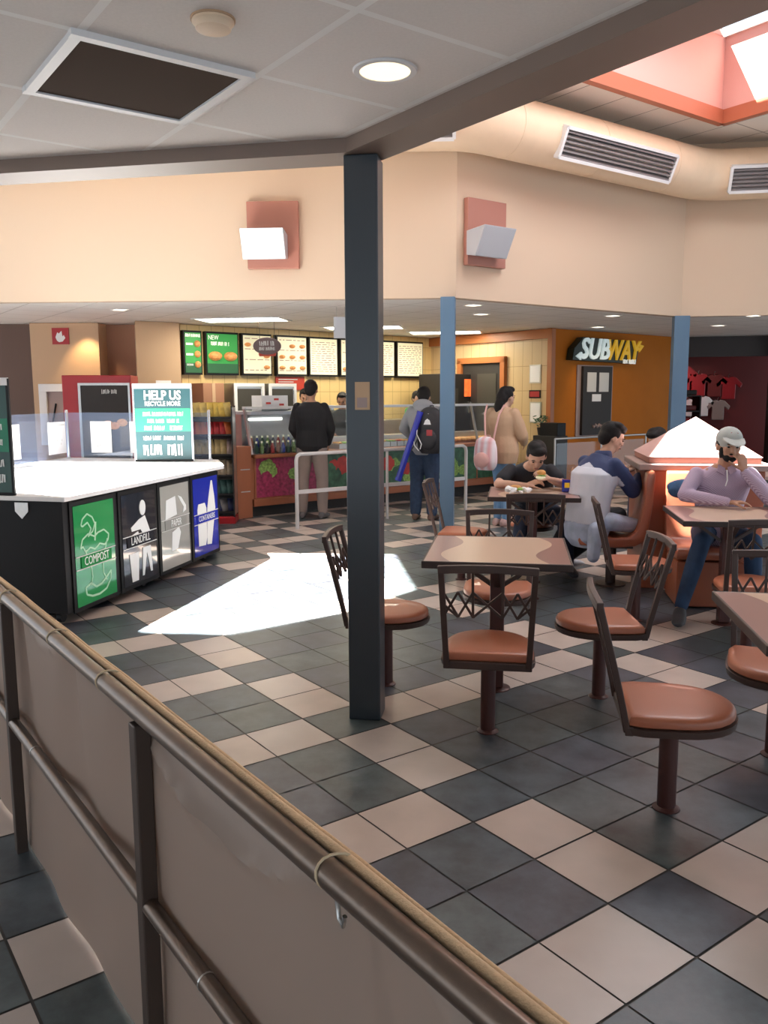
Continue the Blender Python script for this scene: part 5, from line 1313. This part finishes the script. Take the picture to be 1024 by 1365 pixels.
# customer with backpack
greyh = mat('grey_hoodie', (.27, .28, .30), .9, bump=.15, bscale=120); jean = mat('dark_blue_denim', (.022, .045, .095), .85, var=.15, scale=25)
J = standing(.50, 10.25, R(-20), 1.66, .10, dict(head=(-.03, .06, 1.57), face=(-.3, 1, -.4), elL=(-.29, .04, 1.17), wrL=(-.20, .22, 1.02), hdL=(.3, 1, 0), wrR=(.17, .24, 1.02), elR=(.27, .06, 1.17), hdR=(-.3, 1, 0)))
hp_, R3 = person('person', 'person seen from behind in a grey hoodie and dark jeans wearing a black backpack', (.50, 10.25, 0), J, 'light', greyh, jean, 'short', 1.0, k_top=.028, k_bot=.028, w=1.02, shoe=mat('brown_shoe', (.12, .07, .05), .6), voxb=.009)
B = V((.50, 10.25, 0)); m = MB(); c = V(J['nek']) + rotz((0, -.045, .0), R(-20))
m.ell(c, (.13, .085, .075), 16, rot=Matrix.Rotation(R(-20), 3, 'Z')); m.ell(c + rotz((0, -.03, -.05), R(-20)), (.10, .07, .06), 14, rot=Matrix.Rotation(R(-20), 3, 'Z')); m.build('hood', greyh, hp_, voxel=.009, smo=3, rel=B)
def backpack(name, lab, c, rz, w, h, d, m1, m2, m3, straps=True):
    t = thing(name, lab, 'backpack', c, rz)
    m = MB(); n = 24; rings = []
    for q in range(9):
        z = -h / 2 + h * q / 8; s = (1 - abs(2 * q / 8 - 1) ** 4 * .35) * (1 - .12 * q / 8); rings.append(((0, 0, z), (w / 2 * s, 0, 0), (0, d / 2 * s, 0)))
    m.loft(rings, n); m.ell((0, 0, h * .38), (w * .40, d * .42, h * .2), 16); m.build('main_bag', m1, t, voxel=.010, smo=3)
    m = MB(); m.ell((0, -d * .48, -h * .17), (w * .33, d * .22, h * .25), 16); m.build('front_pocket', m2, t, voxel=.008, smo=2)
    for s in ((-1, 1) if straps else ()):
        m = MB(); m.tube([(s * w * .25, d * .38, h * .42), (s * w * .30, d * .62, h * .58), (s * w * .36, d * 1.1, h * .50), (s * w * .40, d * 1.25, h * .15), (s * w * .42, d * .9, -h * .2), (s * w * .36, d * .45, -h * .40)], .013, 8); m.build('strap', m3, t, smooth=True)
    m = MB(); m.tube([(-.03, d * .3, h * .52), (-.02, d * .32, h * .60), (.02, d * .32, h * .60), (.03, d * .3, h * .52)], .007, 8); m.build('handle', m3, t, smooth=True)
    m = MB(); m.tube([(w * .36 * cos(a), -d * .40 + .05 * abs(cos(a)), h * .12 + h * .30 * sin(a)) for a in [pi * q / 10 for q in range(11)]], .0035, 6); m.build('zip', 'steel', t, smooth=True)
    return t
bk = mat('black_nylon', (.016, .016, .020), .55)
b1 = backpack('backpack', 'black backpack with a white badge worn by the person in the grey hoodie', V((.56, 10.045, 1.10)), R(-20), .34, .52, .20, bk, bk, bk)
m = MB(); m.slab(V((-.05, -.105, .09)), (1, 0, 0), Z, [(0, 0), (.09, 0), (.075, .05), (.045, .07), (.02, .05)], .004); m.build('badge', 'paper', b1)
m = MB(); m.slab(V((0, -.15, -.04)), (1, 0, 0), Z, [(0, 0), (.07, 0), (.07, .07), (0, .07)], .004); m.build('red_patch', 'red', b1)
m = MB(); m.tube([(-.17, -.03, .05), (-.19, -.09, -.05), (-.16, -.12, -.16), (-.10, -.14, -.22)], .006, 6); m.tube([(-.14, -.06, .1), (-.13, -.13, -.02), (-.06, -.16, -.14), (-.08, -.15, -.2)], .005, 6); m.build('white_cord', 'white', b1, smooth=True)
tb = thing('poster_tube', 'long blue carrying tube slung beside the black backpack', 'tube', (.17, 10.0, .52))
a, b = V((0, 0, 0)), V((.27, .02, .82)); m = MB(); m.tube([a, b], .038, 20); m.build('tube_body', 'blue_p', tb, smooth=True)
for p, q in ((a, .03), (b, -.03)):
    m = MB(); dd = (b - a).normalized(); m.tube([p - dd * .004 * (1 if q > 0 else -1), p + dd * q], .041, 20); m.build('end_cap', 'blue_p', tb, smooth=True)
m = MB(); m.tube([a + (b - a) * .25 + V((0, .03, 0)), V((.22, .10, .45)), V((.36, .12, .72)), a + (b - a) * .9 + V((0, .03, 0))], .008, 8); m.build('strap', bk, tb, smooth=True)
# woman with pink backpack
tanc = mat('tan_cardigan', (.50, .34, .22), .85, bump=.2, bscale=60); ljean = mat('light_blue_denim', (.17, .33, .55), .85, var=.08, scale=12)
J = standing(1.40, 9.75, R(-42), 1.64, .05, dict(head=(0.01, .045, 1.585), face=(.25, 1, -.1), elL=(-.24, .05, 1.13), wrL=(-.12, .25, 1.08), hdL=(.5, 1, 0), wrR=(.13, .26, 1.02), elR=(.24, .06, 1.12), hdR=(-.4, 1, 0)))
person('person', 'person with long dark hair in a tan cardigan and light blue jeans, pink backpack behind', (1.40, 9.75, 0), J, 'light', tanc, ljean, 'long', 1.0, fem=True, k_top=.030, k_bot=.006, low=.06, shoe=mat('pink_shoe', (.45, .30, .28), .6), voxb=.009)
pk = stripe_mat('pink_white_fabric', (.72, .40, .42), (.80, .74, .78), 3.5, 'X'); pk2 = mat('pale_pink_fabric', (.68, .40, .37), .7, var=.08, scale=10)
b2 = backpack('backpack', 'small round pink and white backpack hanging low behind the person in the tan cardigan', V((1.17, 9.56, .86)), R(-42), .33, .36, .17, pk, pk2, pk2, straps=False)
for s in (-1, 1):
    m = MB(); m.tube([(s * .055, .075, .16), (s * .075, .09, .30), (s * .10, .12, .46), (s * .12, .19, .56)], .011, 8); m.build('long_strap', pk2, b2, smooth=True)
# seated helper
def seated(name, lab, base, J, skin, top, bottom, **k): return person(name, lab, base, J, skin, top, bottom, **k)
# boy in black leaning on the table
c0_ = V((1.31, 7.33, 0))
J = dict(pel=V((1.34, 7.34, .55)), che=V((1.27, 7.16, .80)), nek=V((1.25, 7.02, .95)), head=V((1.27, 6.92, 1.035)), face=V((-.05, -.72, -.55)), up=V((0, -.55, .80)), latp=V((1, -.05, 0)), lats=V((1, -.1, .0)))
J.update(shL=V((1.08, 7.08, .90)), elL=V((.955, 6.93, .80)), wrL=V((1.17, 6.80, .80)), hdL=V((.9, -.1, .35)), hnL=V((0, .3, -1)), hcL=.7, thL=-1,
         shR=V((1.42, 7.06, .90)), elR=V((1.49, 6.90, .80)), wrR=V((1.36, 6.79, .85)), hdR=V((-.7, -.1, .5)), hnR=V((-.3, .5, -1)), hcR=.8, thR=1,
         hpL=V((1.25, 7.30, .51)), knL=V((1.17, 6.92, .50)), anL=V((1.12, 6.98, .09)), tdL=V((-.1, -1, 0)), hpR=V((1.43, 7.30, .51)), knR=V((1.53, 6.95, .50)), anR=V((1.58, 7.02, .09)), tdR=V((.1, -1, 0)))
tee = mat('black_cotton_tee', (.013, .014, .02), .85); dj = mat('navy_denim', (.02, .03, .06), .85)
bt, R3 = person('person', 'person in a black t-shirt bent over the far table eating a bun', (1.31, 7.33, 0), J, 'light', tee, dj, hair='short_full', sleeve=.3, k_top=.018, w=.95, shoe='ink_d')
t = thing('burger_bun', 'small bun in a yellow wrapper held up by the person in the black t-shirt', 'food', (1.285, 6.765, .885))
MB().ell((0, 0, .02), (.038, .032, .028), 14).build('bun', 'bread', t, smooth=True); MB().ell((0, 0, 0), (.040, .034, .014), 14).build('filling', 'leaf', t, smooth=True); MB().ell((-.005, .0, -.014), (.042, .036, .018), 14).build('wrapper', 'menu_cream', t, smooth=True)
# man in navy and white jacket facing right
navy = mat('navy_jacket', (.018, .035, .11), .7); wht = mat('white_jacket_panel', (.62, .64, .72), .75, var=.04); blkt = mat('black_trousers', (.012, .012, .015), .8)
F = V((cos(R(28)), sin(R(28)), 0)); S_ = V((-F.y, F.x, 0))     # facing, left side
pb = V((1.64, 6.60, 0))
J = dict(pel=pb + Z * .55, che=pb + F * .05 + Z * .84, nek=pb + F * .13 + Z * 1.06, head=pb + F * .225 + Z * 1.195, face=F + S_ * -.45 + Z * -.42, up=Z, latp=-S_, lats=-S_)
J.update(shL=pb + F * .10 + S_ * .17 + Z * .99, elL=pb + F * .30 + S_ * .20 + Z * .80, wrL=pb + F * .48 + S_ * .10 + Z * .90, hdL=F + S_ * -.2 + Z * .3, hnL=V((0, 0, 1)), hcL=.8, thL=1,
         shR=pb + F * .10 - S_ * .17 + Z * .99, elR=pb + F * .27 - S_ * .20 + Z * .78, wrR=pb + F * .47 - S_ * .06 + Z * .87, hdR=F + S_ * .2 + Z * .3, hnR=V((0, 0, 1)), hcR=.8, thR=-1,
         hpL=pb + S_ * .10 + Z * .52, knL=pb + F * .22 + S_ * .42 + Z * .50, anL=pb + F * .10 + S_ * .62 + Z * .09, tdL=F, hpR=pb - S_ * .08 + Z * .52, knR=pb + F * .30 - S_ * .02 + Z * .56, anR=pb + F * .20 + S_ * .5 + Z * .12, tdR=F)
def jfun(p):
    q = p - pb; f = q.dot(F); l = abs(q.dot(S_)); ax = .13 * max(0, (q.z - .55)) / .5
    if q.z > 1.01 - l * .5 or f - ax > .085: return 0
    if l > .235 - max(0, q.z - .8) * .25: return 0
    return 1
jm, R3 = person('person', 'person in a navy and white jacket looking at a phone on the booth seat', (1.64, 6.60, 0), J, 'light', navy, blkt, hair='short_full', sleeve=1, k_top=.026, w=1.0, shoe=SHOE, topm=wht, mfun=jfun)
B = V((1.64, 6.60, 0))
m = MB()   # white back and lower panel of the jacket
def off(c): return V(c)
P1, C1_, N1 = J['pel'], J['che'], J['nek']
m.loft([(P1 - Z * .02 - F * .02, -S_ * .205, F * .15), (P1 + Z * .1 - F * .012, -S_ * .200, F * .145), (C1_ - Z * .04 - F * .03, -S_ * .205, F * .135), (C1_ + Z * .08 - F * .03, -S_ * .20, F * .125), (C1_ + Z * .13 - F * .03, -S_ * .14, F * .08)], 24)
m.build('white_jacket_panel', wht, jm, voxel=.009, smo=4, rel=B)
m = MB(); m.loft([(N1 - Z * .05, -S_ * .085, F * .075), (N1 + Z * .01, -S_ * .075, F * .07), (N1 + Z * .035 + F * .01, -S_ * .06, F * .06)], 18); m.build('collar', navy, jm, voxel=.008, smo=2, rel=B)
t = thing('smartphone', 'phone held in front of the person in the navy and white jacket', 'phone', pb + F * .60 + S_ * .02 + Z * .93)
MB().box((0, 0, 0), (.012, .075, .15), rz=math.atan2(F.y, F.x), ry=R(35)).build('phone_body', 'black', t, bevel=.003); MB().box((-.0075 * F.x, -.0075 * F.y, .005), (.003, .066, .13), rz=math.atan2(F.y, F.x), ry=R(35)).build('screen', 'grayw', t)
t = thing('tied_jacket', 'pale blue grey jacket tied around the hips of the person holding a phone', 'jacket', pb + Z * .45)
m = MB(); rr = random.Random(8)
m.loft([(Z * .12 - F * .0, -S_ * .19, F * .16), (Z * .05 - F * .01, -S_ * .21, F * .17), (Z * -.05 - F * .03, -S_ * .20, F * .13), (Z * -.12 - F * .04, -S_ * .13, F * .07)], 22)
m.cap(-S_ * .20 + Z * .10 + F * .05, F * .30 - S_ * .20 + Z * .05, .075, .06); m.cap(F * .30 - S_ * .20 + Z * .05, F * .42 - S_ * .14 - Z * .01, .06, .045)
m.cap(-S_ * .2 - F * .1 + Z * .05, -S_ * .2 - F * .12 - Z * .16, .06, .05)
m.build('cloth', mat('pale_blue_grey_cloth', (.42, .48, .62), .8, var=.22, scale=9, bump=.6, bscale=14), t, voxel=.009, smo=2)
# man in the cap
fS = V((-.15, -1, 0)).normalized(); lS = V((1, -.15, 0)).normalized()   # facing camera; lS = image right
cb_ = V((2.46, 6.07, 0))
J = dict(pel=cb_ + Z * .545, che=cb_ + fS * .05 + Z * .84, nek=cb_ + fS * .12 + Z * 1.035, head=cb_ + fS * .17 + Z * 1.175 + lS * .01, face=fS + lS * .12 + Z * -.08, up=Z + lS * .06, latp=lS, lats=lS)
J.update(shL=cb_ + fS * .10 - lS * .185 + Z * .965, elL=cb_ + fS * .22 - lS * .285 + Z * .825, wrL=cb_ + fS * .36 - lS * .02 + Z * .795, hdL=lS + fS * .1 + Z * .02, hnL=V((0, 0, -1)), hcL=.45, thL=-1,
         shR=cb_ + fS * .10 + lS * .185 + Z * .965, elR=cb_ + fS * .30 + lS * .27 + Z * .81, wrR=cb_ + fS * .27 + lS * .10 + Z * 1.0, hdR=V((-.25, .0, 1)), hnR=V((-.3, .7, 0)), hcR=.9, thR=1,
         hpL=cb_ - lS * .09 + Z * .52, knL=cb_ + fS * .40 - lS * .19 + Z * .53, anL=cb_ + fS * .62 - lS * .36 + Z * .09, tdL=fS - lS * .25, hpR=cb_ + lS * .09 + Z * .52, knR=cb_ + fS * .42 + lS * .14 + Z * .53, anR=cb_ + fS * .45 + lS * .16 + Z * .09, tdR=fS + lS * .1)
shirt = stripe_mat('mauve_check_shirt', (.30, .20, .30), (.55, .46, .58), 60, 'DIAGONAL'); jeans = mat('mid_blue_denim', (.022, .05, .11), .85, var=.3, scale=8)
cm_, R3 = person('person', 'person in a grey cap and mauve checked shirt seated with one hand raised', (2.46, 6.07, 0), J, 'tan', shirt, jeans, hair='capped', sleeve=1, k_top=.012, w=1.05, k_bot=.006, shoe=mat('dark_trainer', (.05, .05, .055), .6))
B = V((2.46, 6.07, 0)); c = V(J['head'])
def hp3(x, y, z): return c + R3 @ V((x, y, z))
m = MB(); m.ell(hp3(0, -.006, .048), (.088, .106, .088), 24, rot=R3); capm = mat('grey_cap_cloth', (.40, .42, .40), .8, var=.1, scale=12)
m.build('cap_crown', capm, cm_, smooth=True, rel=B)
m = MB(); pts = []
ring0 = [(.074 * cos(a), .070 + .100 * sin(a) ** .8, .046 - .030 * sin(a) + .012 * cos(a) ** 2 * sin(a)) for a in [pi * q / 12 for q in range(13)]]
top_ = [hp3(*p) for p in ring0]; inn = [hp3(.076 * cos(a), .060 + .02 * sin(a), .060) for a in [pi * q / 12 for q in range(13)]]
vs = top_ + inn; vs2 = [v + R3 @ V((0, 0, .006)) for v in vs]; n = 13
m.add(vs + vs2, [(i, i + 1, i + 1 + n, i + n) for i in range(n - 1)] + [(i + 2 * n, i + 3 * n, i + 1 + 3 * n, i + 1 + 2 * n) for i in range(n - 1)] + [(i, i + 2 * n, i + 1 + 2 * n, i + 1) for i in range(n - 1)])
m.build('cap_peak', capm, cm_, rel=B)
m = MB(); m.slab(hp3(-.025, .085, .075), R3 @ V((1, 0, 0)), R3 @ V((0, -.4, 1)), [(0, 0), (.05, 0), (.05, .03), (0, .03)], .006); m.build('cap_badge', 'red', cm_, rel=B)
m = MB(); m.ell(hp3(0, .052, -.078), (.050, .040, .034), 14, rot=R3); m.ell(hp3(0, .088, -.048), (.026, .010, .006), 10, rot=R3)
for k in (-1, 1): m.ell(hp3(k * .055, .022, -.045), (.014, .035, .045), 12, rot=R3)
m.build('beard', HAIR, cm_, voxel=.006, smo=1, rel=B)
m = MB(); nb = V(J['nek'])
for k in (-1, 1): m.slab(nb + lS * k * .012 - Z * .04 + fS * .072, lS * k, Z - lS * k * .2 - fS * .5, [(0, -.03), (.055, .0), (.05, .055), (.0, .03)], .006)
m.build('shirt_collar', shirt, cm_, rel=B)
m = MB(); m.tube([nb - Z * .03 + fS * .08, nb - Z * .10 + fS * .105, nb - Z * .14 + fS * .12 - lS * .015], .004, 6); m.build('earphone_cable', 'white', cm_, rel=B, smooth=True)
# person behind the planter
dkt = mat('dark_grey_top', (.05, .055, .065), .85)
F2 = V((-.92, -.35, 0)).normalized(); S2 = V((-F2.y, F2.x, 0)); qb = V((3.02, 8.5, 0))
J = dict(pel=qb + Z * .55, che=qb + F2 * .10 + Z * .80, nek=qb + F2 * .20 + Z * .96, head=qb + F2 * .28 + Z * 1.08, face=F2 + Z * -.5, up=Z, latp=-S2, lats=-S2)
for s, q in (('L', 1), ('R', -1)):
    J.update({'sh' + s: qb + F2 * .16 + S2 * .17 * q + Z * .90, 'el' + s: qb + F2 * .36 + S2 * .20 * q + Z * .70, 'wr' + s: qb + F2 * .58 + S2 * .08 * q + Z * .78, 'hd' + s: F2 + Z * .2, 'hn' + s: V((0, 0, 1)), 'hp' + s: qb + S2 * .09 * q + Z * .52, 'kn' + s: qb + F2 * .42 + S2 * .13 * q + Z * .53, 'an' + s: qb + F2 * .45 + S2 * .13 * q + Z * .09, 'td' + s: F2, 'th' + s: q})
person('person', 'person with dark hair and grey top hunched behind the pyramid planter, blue jeans just visible', (3.02, 8.5, 0), J, 'light', dkt, jeans, hair='short_full', sleeve=1, shoe='black', voxb=.009)
chair(V((3.04, 8.52, 0)), math.atan2(F2.y, F2.x) - pi / 2, 'swivel chair under the person behind the pyramid planter')
# workers behind the counter
whts = mat('white_work_shirt', (.55, .53, .52), .8); grn = mat('green_work_shirt', (.03, .35, .05), .7); dgr = mat('charcoal_work_shirt', (.04, .045, .05), .8)
def worker(s, d, rz, h, lab, top, skin='tan', hair='short'):
    p = cp_(s, d); J = standing(p.x, p.y, rz, h, .1, dict(elL=(-.24, .06, 1.14), elR=(.24, .06, 1.14), wrL=(-.14, .28, 1.06), wrR=(.14, .28, 1.06), hdL=(.2, 1, -.2), hdR=(-.2, 1, -.2), face=(.1, 1, -.35)))
    person('person', lab, (p.x, p.y, 0), J, skin, top, blkt, hair, 1.0, k_top=.02, shoe='black', voxb=.010)
worker(1.55, 1.16, R(180 + 12), 1.62, 'person in a white shirt behind the counter, partly hidden by the foreground column', whts)
worker(3.72, 1.16, R(180 + 30), 1.58, 'person in a green top behind the counter glass left of the door', grn, 'light')
worker(2.25, 1.20, R(180), 1.56, 'person in a charcoal top behind the counter between the column and the backpack customer', dgr)
# ------------------------------------------------------------------ light
wd = bpy.data.worlds.new('daylight'); SC.world = wd; wd.use_nodes = True
bg = wd.node_tree.nodes['Background']; bg.inputs[0].default_value = (.80, .90, 1.0, 1); bg.inputs[1].default_value = 1.5
def lamp(kind, name, loc, energy, col=(1, 1, 1), size=1.0, sy=None, direction=(0, 0, -1), **k):
    l = bpy.data.lights.new(name, kind); l.energy = energy; l.color = col
    if kind == 'AREA':
        l.size = size
        if sy: l.shape = 'RECTANGLE'; l.size_y = sy
    for a, b in k.items(): setattr(l, a, b)
    o = bpy.data.objects.new(name, l); COL.objects.link(o); o.location = loc
    o.rotation_euler = V(direction).to_track_quat('-Z', 'Y').to_euler(); return o
sun = lamp('SUN', 'sun', (-4, 2, 12), 75, (1, .97, .92), direction=SUN); sun.data.angle = R(.6)
cs = sum(sky, V((0, 0, 0))) / 4
lc = S0 - VV * 2.5 + U * 2.0
o = lamp('AREA', 'skylight_daylight', (lc.x, lc.y, 5.66), 150, (.93, .96, 1), 2.6, 2.4); o.rotation_euler = (0, 0, VA)
lh = sum((V((x, y, 0)) for x, y in lefthole), V((0, 0, 0))) / len(lefthole)
lamp('AREA', 'left_skylight_daylight', (lh.x + 3.2, lh.y - .3, HIGHZ + 1.3), 120, (.93, .96, 1), 3.0, 2.4, direction=(-1, 0, -1.1))
lamp('SPOT', 'wall_washer', (-4.2, 11.85, 2.5), 40, (1, .70, .36), direction=(-.1, .5, -1), spot_size=R(80), spot_blend=.8, shadow_soft_size=.04)
for q_, (x_, y_) in enumerate(((-1.95, 11.75), (-.3, 13.2), (1.05, 14.3))):
    lamp('AREA', 'troffer_light', (x_, y_, 2.565), 26, (1, .88, .66), 1.1, .5).rotation_euler = (0, 0, D1)
lamp('SPOT', 'shop_sign_spot', (3.6, 12.9, 2.5), 35, (1, .72, .42), direction=(.3, 1, -1.2), spot_size=R(95), spot_blend=.8, shadow_soft_size=.05)
lamp('SPOT', 'clothing_shop_spot', (5.95, 16.9, 2.5), 25, (1, .10, .06), direction=(0, .6, -1), spot_size=R(80), spot_blend=.8, shadow_soft_size=.05)
lamp('SPOT', 'clothing_shop_lamp', (6.6, 16.4, 2.5), 22, (1, .85, .75), direction=(0, .6, -1), spot_size=R(95), spot_blend=.8, shadow_soft_size=.05)
lamp('SPOT', 'near_downlight', (.01, 3.04, 2.62), 10, (1, .82, .6), direction=(0, 0, -1), spot_size=R(110), spot_blend=.7, shadow_soft_size=.08)

# ------------------------------------------------------------------ camera
cam = bpy.data.cameras.new('camera'); co = bpy.data.objects.new('camera', cam); COL.objects.link(co); SC.camera = co
cam.sensor_fit = 'VERTICAL'; cam.sensor_height = 36; cam.sensor_width = 36; cam.lens = 1108.78 / 1365 * 36; cam.clip_start = .05
pt = R(8.0036); rl = R(-.2428)
f_ = V((0, cos(pt), -sin(pt))); r0 = V((1, 0, 0)); u0 = r0.cross(f_)
r1 = r0 * cos(rl) + u0 * sin(rl); u1 = -r0 * sin(rl) + u0 * cos(rl)
co.matrix_world = Matrix(((r1.x, u1.x, -f_.x, 0), (r1.y, u1.y, -f_.y, 0), (r1.z, u1.z, -f_.z, 1.541), (0, 0, 0, 1)))
vs_ = SC.view_settings
SC.display_settings.display_device = 'sRGB'; vs_.view_transform = 'Standard'; vs_.look = 'None'; vs_.gamma = 1; vs_.exposure = 0.0; vs_.use_curve_mapping = False
SC.cycles.use_denoising = True; SC.cycles.max_bounces = 8; SC.cycles.diffuse_bounces = 5; SC.cycles.glossy_bounces = 3; SC.cycles.transparent_max_bounces = 12; SC.cycles.sample_clamp_indirect = 6
SC.cycles.caustics_reflective = False; SC.cycles.caustics_refractive = False
